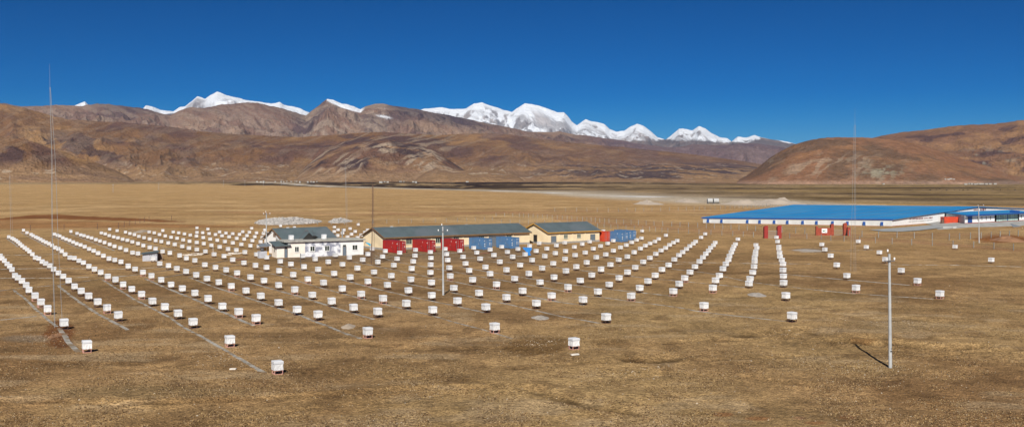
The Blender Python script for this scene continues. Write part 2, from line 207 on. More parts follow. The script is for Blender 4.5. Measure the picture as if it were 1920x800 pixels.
# ------------------------------------------------------------------ ground
def seg_dist(X,Y,pts):
    d=np.full(X.shape,1e9)
    for (x0,y0),(x1,y1) in zip(pts[:-1],pts[1:]):
        vx,vy=x1-x0,y1-y0;t=np.clip(((X-x0)*vx+(Y-y0)*vy)/(vx*vx+vy*vy),0,1)
        d=np.minimum(d,np.hypot(X-x0-t*vx,Y-y0-t*vy))
    return d
def PL(*p): return [tuple(G(*q).xy) for q in p]
RUTS=[(PL((-40,751),(90,752),(220,757),(340,756),(450,748),(620,740),(760,730),(960,728),(1010,730)),.55,.20),
 (PL((-40,676),(120,680),(260,684),(400,690),(520,693),(640,697)),.35,.08),
 (PL((1010,738),(1070,752),(1140,763),(1190,770)),.9,.22),
 (PL((1560,640),(1600,641),(1640,646),(1690,645),(1730,652),(1790,656),(1840,652)),.9,.42),
 (PL((1390,628),(1440,622),(1500,620),(1560,630),(1620,634)),1.3,.30),
 (PL((1140,700),(1180,703),(1230,698)),.9,.25),(PL((1180,672),(1220,676),(1260,673)),1.0,.28),
 (PL((1400,705),(1460,714),(1520,719)),.6,.18),
 (PL((850,655),(910,650),(990,652)),.7,.12),(PL((640,640),(720,648),(800,655)),.9,.10),
(PL((1640,600),(1700,598),(1800,605)),1.6,.15),(PL((1650,662),(1760,668),(1850,662),(1940,655)),.4,.10),(PL((1200,650),(1300,640),(1420,638),(1560,625)),.5,.12),(PL((380,795),(480,782),(600,762),(760,752)),.4,.10),(PL((0,563),(120,560),(300,575)),.4,.08),(PL((960,690),(1100,680),(1300,676),(1500,664)),.5,.10),(PL((700,700),(900,715),(1010,735)),.5,.12)]
def gz(X,Y):
    X=np.asarray(X,float);Y=np.asarray(Y,float)
    r=np.hypot(X,Y)
    near=1-sst(92,125,Y)
    z=.10*fbm(X/22,Y/22,3,5)+near*(.22*fbm(X/9+3,Y/14,4,9)+.05*fbm(X/1.3,Y/1.3,3,2))
    z=z*(1-sst(600,900,r))
    for pts,wd,dp in RUTS:
        d=seg_dist(X,Y,pts);wob=wd*(1+.35*fbm(X/2.5,Y/2.5,2,4))
        z=z-dp*np.exp(-(d/wob)**2)+dp*.45*np.exp(-((d-2.1*wob)/wob)**2)
    pix=CX+F*X/np.maximum(Y,1)
    z=z+9.5*sst(2200,4600,Y)*(1-sst(1150,1420,pix))*(Y>0)
    return z
def gzs(x,y): return float(gz(np.array([x]),np.array([y]))[0])
def GG(px,py,z=0.0):
    p=G(px,py);
    for _ in range(3): h=gzs(p.x,p.y);p=G(px,py,h)
    return Vector((p.x,p.y,h+z))
th=np.radians(np.concatenate([np.linspace(-180,-34,36,endpoint=False),np.linspace(-34,34,620,endpoint=False),np.linspace(34,180,37)]))
yr=np.concatenate([np.arange(860,400,-1.3),np.arange(400,340.2,-.55),[339.8,339.4,339.0]])
rr=F*H/(yr-HOR);rr=np.concatenate([[.5,8,20,35,45],rr,[40000,55000]])
T,R=np.meshgrid(th,rr);GX=R*np.sin(T);GY=R*np.cos(T);GZ=gz(GX,GY)
nr,ntt=GX.shape
# cover masks -> attribute; colours are the ground's own
PX=CX+F*GX/np.maximum(GY,1);PY=HOR+F*H/np.maximum(GY,1);PX=np.where(GY>1,PX,0);PY=np.where(GY>1,PY,900)
def C3(h):
    h=h.lstrip('#');c=[int(h[i:i+2],16)/255 for i in (0,2,4)];return np.array([((q+.055)/1.055)**2.4 if q>.04 else q/12.92 for q in c])
col=np.zeros(GX.shape+(3,));
def paint(mask,c): 
    global col;mask=np.clip(mask,0,1)[...,None];col=col*(1-mask)+np.asarray(c)*mask
n1=fbm(GX/11,GY/14,5,21);n2=fbm(GX/45,GY/60,4,31);n3=fbm(GX/2.2,GY/2.6,4,41);nF=fbm(GX/260,GY/420,5,51);nG=fbm(GX/90,GY/600,5,61)
col[:]=GA
paint(sst(-.08,.32,n1)*.72,GB)
paint(sst(.08,.3,fbm(GX/16+9,GY/7,5,73,.6))*.45*(GY<330),GD)          # darker brown grass
paint(sst(.05,.55,n2)*.6,GC)          # golden
paint(sst(.12,.55,n3)*.45,GD)
paint(sst(.15,.5,fbm(GX/7,GY/4,4,71))*.5*(GY<140),GE)
paint(sst(112,300,GY)*.7,GF)       # pasture beyond turns golden
paint(sst(.0,.3,fbm(GX/40,GY/30,5,81,.6))*.42*sst(250,420,GY),GH)
paint(sst(.05,.35,fbm(GX/34,GY/34,5,82,.6))*.36*sst(260,420,GY),GF*.72)
paint(sst(.1,.5,fbm(GX/60,GY/12,4,83))*.35*sst(200,320,GY),GC2)
# reddish soil field at the left, dirt road, gravel yard
def band(x,pts): 
    a=np.array(pts,float);return np.interp(x,a[:,0],a[:,1])
wob=1.2*fbm(GX/25,GY/25,3,91)
m=sst(0,.8,PY-band(PX,[(0,409),(60,403),(110,402),(200,406),(300,411),(360,415.5)])+wob)*sst(0,.8,band(PX,[(0,412),(80,410),(140,412),(200,413.5),(300,416.5),(360,416)])-PY+wob)*(PX<362)*(PX>-300)
paint(m*.85,C3('#86502c')*.75)
m=sst(0,1.5,PY-band(PX,[(-300,410),(0,411),(200,415),(360,420),(480,424)]))*sst(0,3,band(PX,[(-300,432),(0,430),(250,429),(480,428)])-PY)*(PX<485)
paint(m*.45,C3('#9a6238')*.8)
for pts,wd in (([(690,395),(800,405),(950,398),(1130,408),(1300,424),(1500,440)],1.4),([(1040,410),(1180,422),(1310,432),(1500,442.5),(1700,452),(1920,470)],3.2),([(400,397),(700,402),(900,398),(1100,396)],1.2)):
    c=band(PX,pts);paint(np.exp(-((PY-c)/wd)**2)*(PX>pts[0][0])*(PX<pts[-1][0]+400)*.75,C3('#b58a63')*.72)
m=sst(463,468,PY-4*fbm(GX/12,GY/12,3,95))*(1-sst(486,494,PY-5*fbm(GX/9,GY/9,3,96)))*sst(500,540,PX)*(1-sst(960,1060,PX))
paint(m*.6,C3('#8f7a63')*.62)
for (cx_,cy_,rx_,ry_,cc,am) in ((1518,469,42,4.5,'#a08a70',.7),(1640,686,60,12,'#a89068',.35),(1180,697,60,10,'#9a8058',.35),(55,634,60,7,'#9a8770',.7),(112,628,30,26,'#7a4826',.75),(1880,448,55,7,'#9a5c30',.8),(1370,402,70,3,'#c0a080',.6),(1760,441,120,6,'#b08a60',.5),(1010,648,70,18,'#7c5c34',.6),(1150,641,40,7,'#9c7c50',.5),(1240,720,150,26,'#a98d62',.45),(300,735,240,12,'#a98f66',.5),(1700,610,120,14,'#a58c66',.4),(1355,775,18,4,'#a8744a',.7),(1420,783,26,4,'#a8744a',.7),(1500,782,12,3,'#b58a66',.7),(1590,778,16,4,'#a8744a',.7),(1530,792,22,4,'#a8744a',.6),(1625,638,30,6,'#9a6c3c',.5),(1560,552,60,5,'#94784c',.5),(1450,402,200,3,'#b08a60',.4)):
    q=((PX-cx_)/rx_)**2+((PY-cy_)/ry_)**2
    paint(sst(1.3,.5,q+.6*fbm(GX/3,GY/3,3,int(cx_)))*am*(GY>1),C3(cc)*.62)
# ruts expose darker soil
for pts,wd,dp in RUTS:
    d=seg_dist(GX,GY,pts);paint(np.exp(-(d/(wd*.9))**2)*min(.9,dp*2.4)*sst(-.6,.1,fbm(GX/3,GY/3,3,77)),C3('#3c2814')*.7)
# far valley: pasture, river, bog
fx=fbm(GX/160,GY/500,5,101);fx2=fbm(GX/60,GY/240,4,111)
paint(sst(385,368,PY)*.5,GF*.92)
top=band(PX,[(-500,351),(0,350),(400,349.5),(700,354),(850,358),(960,361),(1100,367),(1300,378),(1500,381),(1700,385),(1920,388),(2300,392)])
bog=sst(0,1.2,top-PY-1.5+1.6*fx)
tanc=C3('#a88f6a')*.72
dark=band(PX,[(0,0),(250,0.3),(420,.9),(900,1),(1050,.6),(1300,.35),(1450,.2),(1920,.1)])
paint(bog*.9,tanc)
paint(bog*sst(-.5,.05,fx2+.5*fx+.15)*dark*(1-sst(1250,1450,PX))*.95*sst(-.45,-.2,fbm(GX/55,GY/130,4,112)+.3*sst(700,1000,PX)-.05),C3('#2a1c1b')*.7)
paint(bog*sst(-.5,.3,fbm(GX/90,GY/150,5,121)+.1)*sst(1200,1450,PX)*.8,C3('#806a4b')*.68)
paint(bog*sst(.0,.3,fbm(GX/26,GY/60,5,122,.7))*sst(1150,1400,PX)*.55,C3('#453829')*.6)
paint(bog*sst(.0,.45,fbm(GX/200,GY/90,5,123))*sst(1200,1450,PX)*.75,C3('#a88d5a')*.7)
paint(sst(346.5,344.2,PY+.8*fx)*.95,C3('#a38866')*.62)
# pale gravel river bed
riv=band(PX,[(150,342.6),(300,343.5),(450,344.2),(520,346),(600,349.5),(700,352),(800,354.5),(900,357),(1000,360),(1100,364),(1200,368),(1350,374),(1500,381),(1620,385)])
wdt=band(PX,[(150,.3),(200,.9),(600,.8),(850,1.3),(1000,2.2),(1150,6.5),(1300,8.5),(1450,7.5),(1560,4),(1650,1.5)])
m=np.exp(-(np.abs(PY-riv+.8*fx*wdt)/wdt)**2.5)*(PX>160)*(PX<1660)*sst(-.5,-.1,fx2+.22+.3*fbm(GX/30,GY/45,4,141))
paint(m*.95,C3('#cfc0aa')*.66)
m2=np.exp(-(np.abs(PY-riv-.3)/(wdt*.28))**2)*(PX>170)*(PX<1400)*sst(.0,.3,fbm(GX/70,GY/100,3,131));paint(m2*.8,C3('#e0e0e0')*.75)
for a,b,w_,am in (((560,345.2),(1500,347.2),1.1,.95),((900,350),(1480,352.5),.9,.85),((1080,354),(1920,352),1.6,.75),((1200,361),(1920,366),1.2,.6),((1300,369),(1920,375),1.0,.55)):
    c=np.interp(PX,[a[0],b[0]],[a[1],b[1]]);paint(np.exp(-((PY-c+.7*fx)/w_)**2)*sst(a[0],a[0]+80,PX)*(1-sst(b[0]-120,b[0],PX))*am*sst(-.55,-.1,fx2),C3('#33241f')*.75)
for k,(a,b) in enumerate((((860,355.2),(1500,350.5)),((980,348.5),(1600,347)))):
    c=np.interp(PX,[a[0],b[0]],[a[1],b[1]]);paint(np.exp(-((PY-c+.5*fx)/.9)**2)*(PX>a[0])*(PX<1500)*.6*sst(-.4,.2,fx2),C3('#b49a74')*.66)
def grid_mesh(name,X,Y,Z,mat,cols=None,wrap=False,attr='cover'):
    nr,nc=X.shape;V=np.stack([X,Y,Z],-1).reshape(-1,3)
    I=np.arange(nr*nc).reshape(nr,nc)
    a=I[:-1,:-1];b=I[:-1,1:];c=I[1:,1:];d=I[1:,:-1]
    Q=np.stack([a,d,c,b],-1).reshape(-1,4)
    me=bpy.data.meshes.new(name);me.vertices.add(len(V));me.vertices.foreach_set('co',V.astype(np.float32).ravel())
    me.loops.add(Q.size);me.loops.foreach_set('vertex_index',Q.astype(np.int32).ravel())
    me.polygons.add(len(Q));me.polygons.foreach_set('loop_start',np.arange(0,Q.size,4,dtype=np.int32))
    me.polygons.foreach_set('use_smooth',np.ones(len(Q),bool))
    me.update(calc_edges=True);me.validate()
    if cols is not None:
        at=me.attributes.new(attr,'FLOAT_COLOR','POINT');cc=np.concatenate([cols.reshape(-1,3),np.ones((nr*nc,1))],1).astype(np.float32)
        at.data.foreach_set('color',cc.ravel())
    me.materials.append(mat);o=bpy.data.objects.new(name,me);COL.objects.link(o);return o
def terrain_mat(name,s1,s2,s3,amp,bump,bdist,stretch=(1,1,1),extra=()):
    m=bpy.data.materials.new(name);m.use_nodes=True;nt=m.node_tree;N=nt.nodes;L=nt.links;b=N['Principled BSDF'];b.inputs['Roughness'].default_value=.95
    b.inputs['Specular IOR Level'].default_value=.1
    tc=N.new('ShaderNodeTexCoord');mp=N.new('ShaderNodeMapping');mp.inputs['Scale'].default_value=stretch;L.new(tc.outputs['Object'],mp.inputs[0])
    at=N.new('ShaderNodeAttribute');at.attribute_name='cover';out=at.outputs['Color'];hs=[]
    for s,a,d in zip((s1,s2,s3),amp,(3,3,2)):
        n=N.new('ShaderNodeTexNoise');n.inputs['Scale'].default_value=s;n.inputs['Detail'].default_value=d;n.inputs['Roughness'].default_value=.65;L.new(mp.outputs[0],n.inputs['Vector'])
        mr=N.new('ShaderNodeMapRange');mr.inputs[1].default_value=.25;mr.inputs[2].default_value=.75;mr.inputs[3].default_value=1-a;mr.inputs[4].default_value=1+a;L.new(n.outputs[0],mr.inputs[0])
        v=N.new('ShaderNodeVectorMath');v.operation='SCALE';L.new(out,v.inputs[0]);L.new(mr.outputs[0],v.inputs['Scale']);out=v.outputs[0];hs.append(n.outputs[0])
    for s,a in extra:
        n=N.new('ShaderNodeTexNoise');n.inputs['Scale'].default_value=s;n.inputs['Detail'].default_value=6;n.inputs['Roughness'].default_value=.7;L.new(mp.outputs[0],n.inputs['Vector'])
        mr=N.new('ShaderNodeMapRange');mr.inputs[1].default_value=.35;mr.inputs[2].default_value=.65;mr.inputs[3].default_value=1-a;mr.inputs[4].default_value=1+a;L.new(n.outputs[0],mr.inputs[0])
        v=N.new('ShaderNodeVectorMath');v.operation='SCALE';L.new(out,v.inputs[0]);L.new(mr.outputs[0],v.inputs['Scale']);out=v.outputs[0]
    L.new(out,b.inputs['Base Color'])
    ad=N.new('ShaderNodeMath');ad.operation='ADD';L.new(hs[1],ad.inputs[0]);L.new(hs[2],ad.inputs[1])
    bp=N.new('ShaderNodeBump');bp.inputs['Strength'].default_value=bump;bp.inputs['Distance'].default_value=bdist;L.new(ad.outputs[0],bp.inputs['Height']);L.new(bp.outputs[0],b.inputs['Normal'])
    return m
GM=terrain_mat('dry_steppe_grass',.35,1.9,6.5,(.26,.45,.60),.8,.35,extra=((.035,.17),(.12,.15)))
ground=tag(grid_mesh('ground',GX,GY,GZ,GM,col),kind='structure')
# dry grass tufts in the foreground: real little blades
NT=85000
pyt=RNG.uniform(560,815,NT*2);pyt=pyt[RNG.random(NT*2)<np.clip((pyt-540)/150,.1,1)][:NT];n_t=len(pyt);pxt=RNG.uniform(-60,1980,n_t)
Yt=F*H/(pyt-HOR);Xt=(pxt-CX)/F*Yt;keep=fbm(Xt/4,Yt/4,4,611)+.25*fbm(Xt/1.2,Yt/1.2,2,613)>-.05
for pts,wd,dp in RUTS: keep&=seg_dist(Xt,Yt,pts)>wd*.9
Xt=Xt[keep];Yt=Yt[keep];n_t=len(Xt)
Zt=gz(Xt,Yt)-.02;hs_=RNG.uniform(.03,.12,n_t)*RNG.uniform(.6,1.2,n_t);TV=[];TF=[]
for k in range(4):
    a=RNG.uniform(0,2*np.pi,n_t);w2=RNG.uniform(.02,.05,n_t);ln=RNG.uniform(.03,.12,n_t)
    dx,dy=np.cos(a),np.sin(a)
    A=np.stack([Xt-dy*w2,Yt+dx*w2,Zt],-1);B_=np.stack([Xt+dy*w2,Yt-dx*w2,Zt],-1);C_=np.stack([Xt+dx*ln,Yt+dy*ln,Zt+hs_],-1)
    TV.append(np.stack([A,B_,C_],1).reshape(-1,3))
TV=np.concatenate(TV);me=bpy.data.meshes.new('grass_tufts');me.vertices.add(len(TV));me.vertices.foreach_set('co',TV.astype(np.float32).ravel())
me.loops.add(len(TV));me.loops.foreach_set('vertex_index',np.arange(len(TV),dtype=np.int32));me.polygons.add(len(TV)//3);me.polygons.foreach_set('loop_start',np.arange(0,len(TV),3,dtype=np.int32));me.update(calc_edges=True)
tc_=np.array([GC*.9,GE*.85,GB*.8,GA*.8,GD*.8])[RNG.integers(0,5,n_t)];tc_=np.tile(np.repeat(tc_,3,axis=0),(4,1))
at=me.attributes.new('cover','FLOAT_COLOR','POINT');at.data.foreach_set('color',np.concatenate([tc_,np.ones((len(tc_),1))],1).astype(np.float32).ravel())
TM=bpy.data.materials.new('dry_grass_blade');TM.use_nodes=True;_b=TM.node_tree.nodes['Principled BSDF'];_b.inputs['Roughness'].default_value=.9;_a=TM.node_tree.nodes.new('ShaderNodeAttribute');_a.attribute_name='cover';TM.node_tree.links.new(_a.outputs['Color'],_b.inputs['Base Color'])
me.materials.append(TM);_o=bpy.data.objects.new('grass_tufts',me);COL.objects.link(_o);tag(_o,'dry yellow-brown grass tufts covering the near steppe','grass',kind='stuff')
# ------------------------------------------------------------------ mountains: real relief, each range at its own distance
ROCKM=terrain_mat('dry_mountain_slope',.004,.014,.045,(.15,.20,.22),.7,20.0)
SNOWM=terrain_mat('snow_and_rock_slope',.0015,.004,.012,(.05,.06,.06),.7,60.0)
RANGES={}
def mountain(name,crest,D0,D1,y0,shape,amp,pal,mat,seed,x0,x1,nu=900,nv=110,gul=600.,back=.35,vmin=0.0,warp=.6,foot=None):
    xs=np.linspace(x0,x1,nu);v=np.concatenate([np.linspace(vmin,1,nv),np.linspace(1,1+back,16)[1:]])
    c=np.array(crest,float);yc=np.interp(xs,c[:,0],c[:,1])
    U,V=np.meshgrid(xs,v);YC=np.tile(yc,(len(v),1))
    Y0=np.interp(U,*np.array(foot,float).T) if foot else y0+0*U
    D=D0+(D1-D0)*V
    sl=U/F*D1
    wx=fbm(sl/gul/3,D/gul/3,3,seed+7)*warp*gul
    r=ridged((sl+wx)/gul,(D+wx*.5)/(gul*2.6),5,seed)-.5
    r2=fbm(sl/gul/2.5+9,D/gul/3,4,seed+3)
    g=np.where(V<=1,np.clip(V,0,1)**shape,1-(V-1)*.9/back*.8)
    ys=Y0+(YC-Y0)*g
    env=np.clip(V*3,0,1)*np.clip((1-V)*3.5,0.0,1)*(V<1)
    Z=H+(HOR-ys)*D/F
    hh=(Y0-YC)*D1/F
    Z=Z+env*amp*hh*(r*1.0+r2*.8)
    Z=Z+(np.clip((1.0-np.abs(V-1)*6),0,1))*hh*.012*fbm(sl/gul*4,D/gul*4,3,seed+13)
    X=(U-CX)/F*D
    cols=pal(U,HOR+(H-Z)*F/D,V,r,r2,sl,D,YC)
    o=tag(grid_mesh(name,X,D,Z,mat,cols),kind='structure')
    RANGES[name+str(seed)]=(xs,v,X,D,Z)
    return o
def onrange(key,px,py):
    xs,v,X,D,Z=RANGES[key];i=int(np.argmin(abs(xs-px)));yy=HOR+(H-Z[:,i])*F/D[:,i];j=int(np.argmax(yy<=py));return Vector((float(X[j,i]),float(D[j,i]),float(Z[j,i])))
def mixc(a,b,t): t=np.clip(t,0,1)[...,None];return a*(1-t)+b*t
S=.78
SNOW=np.array((.62,.645,.69))
def pal_snow(U,Yp,V,r,r2,sl,D,YC):
    rock=C3('#6d625f')*S+0*U[...,None]
    rock=mixc(rock,C3('#8a7a72')*S,sst(-.2,.5,fbm(sl/500,D/900,4,201)))
    lo=np.interp(U,[255,330,360,600,780,1000,1075,1150,1180,1250,1300,1345,1372,1400,1430,1490],[216,212,214,240,250,262,256,263,266,263,263,268,268,267,262,268])
    s=sst(0,2.2,lo-Yp+5*fbm(sl/700,D/1200,5,211)+2.5*fbm(sl/200,D/300,3,213))
    out=sst(.0,.16,fbm(sl/330,D/1200,6,221,.62)+.3*r2)*sst(3,11,Yp-YC)*np.interp(U,[300,350,400,500,780,850,960,1100,1480],[.9,.9,.8,.4,.3,.9,1,1,1])
    wedge=sst(1,4,Yp-YC)*sst(343,352,U)*(1-sst(380,392,U))*.55
    rib=sst(.56,.72,ridged((sl+D*.35)/420,D/2600,5,224))*sst(6,22,Yp-YC)*np.interp(U,[300,500,850,1050,1480],[.4,.2,.5,.9,.9])
    s=s*(1-out*.8)*(1-wedge)*(1-rib*.75)
    return mixc(rock,SNOW,s)
snowc=[(100,235),(139.5,198.5),(150,194),(159,190.5),(165,196),(172,215),(250,222),(265,206),(273,198),(285,200),(300,206),(318,208),(325,209),(338,200),(347,199),(359,189.5),(369.5,181),(384.5,185.6),(395,178.4),(407,173),(414.5,175.4),(425,179.6),(440,182),(455,185),(470,188),(488,191),(509,194.6),(524,191),(533,196.4),(548,199.4),(563,203),(579.5,210.5),(600,225),(700,222),(770,210),(787,206),(799,204),(814,203),(829,201.5),(844,204.5),(862,204.5),(874,203),(889,194),(904,192.5),(916,196.4),(928,200),(943,206),(960,209.6),(972,201.5),(984,193),(996,194.6),(1014,199.4),(1032,205.4),(1044,210.5),(1057.5,210.5),(1065,218.6),(1072.5,228.5),(1081.5,234.5),(1092,227),(1098,224),(1107,227),(1122,229),(1134,233),(1143,242),(1155,247),(1170,245),(1182,237.5),(1194,232.4),(1206,235.4),(1221,246.5),(1233,257),(1248,262),(1260,252.5),(1273.5,241.4),(1280,241),(1298,244.5),(1310,236.4),(1322,240),(1334,249),(1349,257),(1364,259.5),(1371.5,265.5),(1383.5,256.5),(1400,257.4),(1415,253.5),(1427,257.4),(1448,261.6),(1469,264.6),(1488,269),(1540,285),(1650,310),(1900,320)]
mountain('snow_mountain_range',snowc,19000,26000,338,.8,.26,pal_snow,SNOWM,301,90,1700,nu=1300,nv=110,gul=900.,vmin=.35)
def pal_mid(U,Yp,V,r,r2,sl,D,YC):
    c=C3('#7d6355')*S+0*U[...,None]
    c=mixc(c,C3('#5d4a48')*S,sst(-.1,.4,fbm(sl/900,D/1500,5,231))*.9)
    c=mixc(c,C3('#8f7460')*S,sst(.1,.5,fbm(sl/500+5,D/1200,5,241))*.8)
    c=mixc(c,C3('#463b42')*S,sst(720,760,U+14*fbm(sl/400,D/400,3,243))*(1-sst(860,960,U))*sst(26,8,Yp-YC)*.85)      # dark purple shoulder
    c=mixc(c,C3('#9a8878')*S,sst(.55,.75,ridged((sl+D*.6)/260,D/2600,4,251))*.75*np.interp(U,[0,560,575,720,730,2000],[.55,.55,.9,.9,.4,.4]))
    c=mixc(c,C3('#6b5c66')*S,sst(1060,1180,U)*.6)  # purple-grey haze tint mixed into the rock colour
    sn=sst(611,615,U)*(1-sst(676,686,U))*sst(np.interp(U,[612,640,660,684],[5,8,9,6])+1,np.interp(U,[612,640,660,684],[5,8,9,6])-1,Yp-YC+1.5*fbm(sl/120,D/200,3,261))
    sn=np.maximum(sn,sst(.35,.45,fbm(sl/160,D/260,3,263))*sst(700,708,U)*(1-sst(728,734,U))*sst(9,4,Yp-YC))
    sn=np.maximum(sn,np.exp(-(((U-720)/14)**2+((Yp-219-(U-720)*.18)/2.2)**2)**2)*.9)
    return mixc(c,SNOW,sn)
midc=[(-300,200),(0,192.5),(18,195.5),(39,200),(54,200),(72,198.5),(90,198.5),(103,197),(120,197.6),(138,198.5),(156,198.5),(168,196.4),(183,194),(204,196),(228,198.5),(258,202),(276,204.5),(300,212),(320,216),(335,208),(350,202),(362,201),(384.5,203),(400,199),(416,195),(434,196.4),(455,192.5),(482,192.5),(500,197),(530,203.6),(560,212),(573.5,217.4),(581,210.5),(602,194),(614,184.5),(629,189.5),(640,193.5),(658,198.5),(676,204.5),(685,198.5),(703,195),(718,194.6),(733,198.5),(760,201.5),(784,204.5),(808,210.5),(835,215),(865,220.4),(895,227),(910,231),(940,236),(960,240),(990,246.5),(1020,248),(1050,246.5),(1080,252.5),(1110,255.5),(1140,260),(1164,263),(1188,267.5),(1218,272),(1248,276),(1280,275),(1300,270),(1340,272),(1370,271),(1400,268),(1430,270),(1470,276),(1500,285),(1560,300),(1700,320)]
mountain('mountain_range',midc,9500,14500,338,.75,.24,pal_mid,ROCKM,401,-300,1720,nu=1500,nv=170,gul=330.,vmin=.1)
def pal_low(U,Yp,V,r,r2,sl,D,YC):
    c=C3('#7c5c40')*S+0*U[...,None]
    c=mixc(c,C3('#97744d')*S,sst(-.05,.4,fbm(sl/420,D/600,5,271)))
    c=mixc(c,C3('#6a4f42')*S,sst(-.1,.35,fbm(sl/260+3,D/500,5,281)))
    rk=sst(.05,.26,fbm(sl/230,D/330,5,291)+.25*r)*np.interp(U,[-300,60,250,330,600,650,800,900,2000],[.95,.95,.8,.25,.4,.9,.8,.3,.2])*np.clip((335-Yp)/14,0,1)*np.interp(Yp,[230,262,300,318],[.25,1,1,.5])
    c=mixc(c,C3('#48383a')*S,rk*.85)
    st=sst(.62,.74,ridged((sl-D*.4)/120,D/900,4,295))*np.interp(U,[0,600,650,820,900,2000],[.25,.3,.8,.8,.3,.2])
    c=mixc(c,C3('#9c8a76')*S,st*.7*np.clip((330-Yp)/14,0,1))
    fan=np.clip((Yp-300)/26,0,1)
    c=mixc(c,C3('#9a7d5e')*S,fan*.75)
    c=mixc(c,C3('#7d6350')*S,fan*sst(0,.4,fbm(sl/380,D/90,4,297))*.7)
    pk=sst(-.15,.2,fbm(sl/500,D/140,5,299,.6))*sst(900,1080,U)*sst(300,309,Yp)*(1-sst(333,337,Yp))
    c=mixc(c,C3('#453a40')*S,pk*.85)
    c=mixc(c,C3('#745c52')*S,sst(700,1150,U)*.4*(Yp<312))
    wh=sst(.36,.46,fbm(sl/120,D/60,5,305,.6))*.5*sst(300,312,Yp);c=mixc(c,C3('#c0b09c')*S,wh)
    return c
def pal_rk(U,Yp,V,r,r2,sl,D,YC):
    c=C3('#6d5244')*S+0*U[...,None]
    c=mixc(c,C3('#4c3c3b')*S,sst(-.1,.3,fbm(sl/110,D/200,5,401)))
    c=mixc(c,C3('#8a6c52')*S,sst(.1,.4,fbm(sl/150+3,D/120,5,402)))
    c=mixc(c,C3('#a3917e')*S,sst(.60,.74,ridged((sl-D*.5)/55,D/520,4,403))*.8*sst(-.2,.3,fbm(sl/160,D/300,3,404)))
    c=mixc(c,C3('#94785c')*S,np.clip((Yp-312)/16,0,1)*.8)
    return c
lowc=[(-300,196),(0,194.5),(20,198),(45,203),(75,211),(99,218.6),(129,224),(180,227),(240,230),(320,238),(380,247),(455,252.5),(488,254),(560,257),(640,252),(700,247),(760,250),(820,253),(900,250),(960,252),(1020,262),(1100,270),(1180,277),(1250,284),(1320,292),(1400,303),(1450,312),(1500,326),(1700,334)]
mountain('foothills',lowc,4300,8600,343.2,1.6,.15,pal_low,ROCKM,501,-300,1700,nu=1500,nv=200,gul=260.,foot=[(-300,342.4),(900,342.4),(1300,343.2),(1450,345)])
near_c=[(-300,250),(-100,254),(0,257.5),(40,261),(70,268),(95,279),(120,284),(150,296),(185,306),(215,318),(240,331),(250,338),(258,344)]
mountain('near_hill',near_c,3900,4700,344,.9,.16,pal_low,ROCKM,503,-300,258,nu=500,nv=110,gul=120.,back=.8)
rock_c=[(540,343.5),(548,338),(560,324),(585,302),(610,284),(640,275),(670,268),(700,263.5),(730,263),(755,268),(785,271),(810,280),(835,296),(860,312),(885,328),(895,338),(902,343.5)]
mountain('rocky_hill',rock_c,4600,5600,343.2,.75,.17,pal_rk,ROCKM,504,540,902,nu=600,nv=120,gul=130.,back=.8)
mnd=[(772,343),(784,332),(800,322),(818,315.5),(835,317),(850,321),(872,319.5),(900,317),(930,320),(960,327),(975,333),(990,343)]
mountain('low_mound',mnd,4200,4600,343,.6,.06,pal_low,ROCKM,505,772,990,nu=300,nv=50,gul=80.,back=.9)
def pal_hill(U,Yp,V,r,r2,sl,D,YC):
    c=C3('#87634a')*S+0*U[...,None]
    c=mixc(c,C3('#6c5543')*S,sst(-.1,.35,fbm(sl/200,D/300,5,311))*.9)
    c=mixc(c,C3('#8f6a4c')*S,sst(.05,.4,fbm(sl/260+5,D/200,4,315))*.8)
    q=(U-1640)*.42+(Yp-300)
    st=sst(.64,.76,ridged((sl+ (Yp-300)*3.2+60*fbm(sl/90,D/150,3,322))/75.,(Yp)/40.,4,321))*sst(270,300,Yp)*sst(-.2,.3,fbm(sl/140,D/300,3,323))
    c=mixc(c,C3('#a08d78')*S,st*.55*np.interp(U,[1380,1450,1620,1780],[.5,1,.9,.3]))
    c=mixc(c,C3('#98917c')*S,np.exp(-(((U-1650)/45)**2+((Yp-322)/13)**2))*sst(-.2,.3,fbm(U/9,Yp/6,4,331))*.85)
    c=mixc(c,C3('#a89080')*S,sst(336,343,Yp)*.4)
    return c
rhc=[(1378,346),(1383.5,338),(1400,329),(1421,313.5),(1442,297),(1460,285),(1490,270),(1520,262.5),(1550,258),(1580,257.5),(1600,257.5),(1639,258),(1675,262.5),(1720,270),(1768,285),(1810,300),(1855,312),(1876,321),(1900,329),(1950,337),(2000,344)]
mountain('hill',rhc,4300,5300,345,.62,.09,pal_hill,ROCKM,601,1376,2005,nu=700,nv=120,gul=120.,back=.8)
def pal_far(U,Yp,V,r,r2,sl,D,YC):
    c=C3('#7f5f49')*S+0*U[...,None]
    c=mixc(c,C3('#93704f')*S,sst(-.1,.4,fbm(sl/300,D/400,5,341)))
    c=mixc(c,C3('#54403e')*S,sst(.12,.3,fbm(sl/260,D/300,5,351)+.2*r)*.8*sst(YC+2,YC+14,Yp))
    c=mixc(c,C3('#8f8a7c')*S,sst(.1,.35,fbm(U/22,Yp/10,4,361))*np.exp(-(((U-1850)/50)**2+((Yp-298)/16)**2))*.9)
    c=mixc(c,C3('#a38463')*S,sst(318,334,Yp)*.5)
    return c
farc=[(1560,275),(1600,268),(1640,258),(1654,253.5),(1690,248),(1735,243),(1780,237),(1810,234.6),(1864,232.5),(1900,227),(1920,225),(2000,214),(2150,206),(2300,200)]
mountain('hill',farc,5400,8600,345,.95,.14,pal_far,ROCKM,602,1560,2300,nu=800,nv=130,gul=260.)
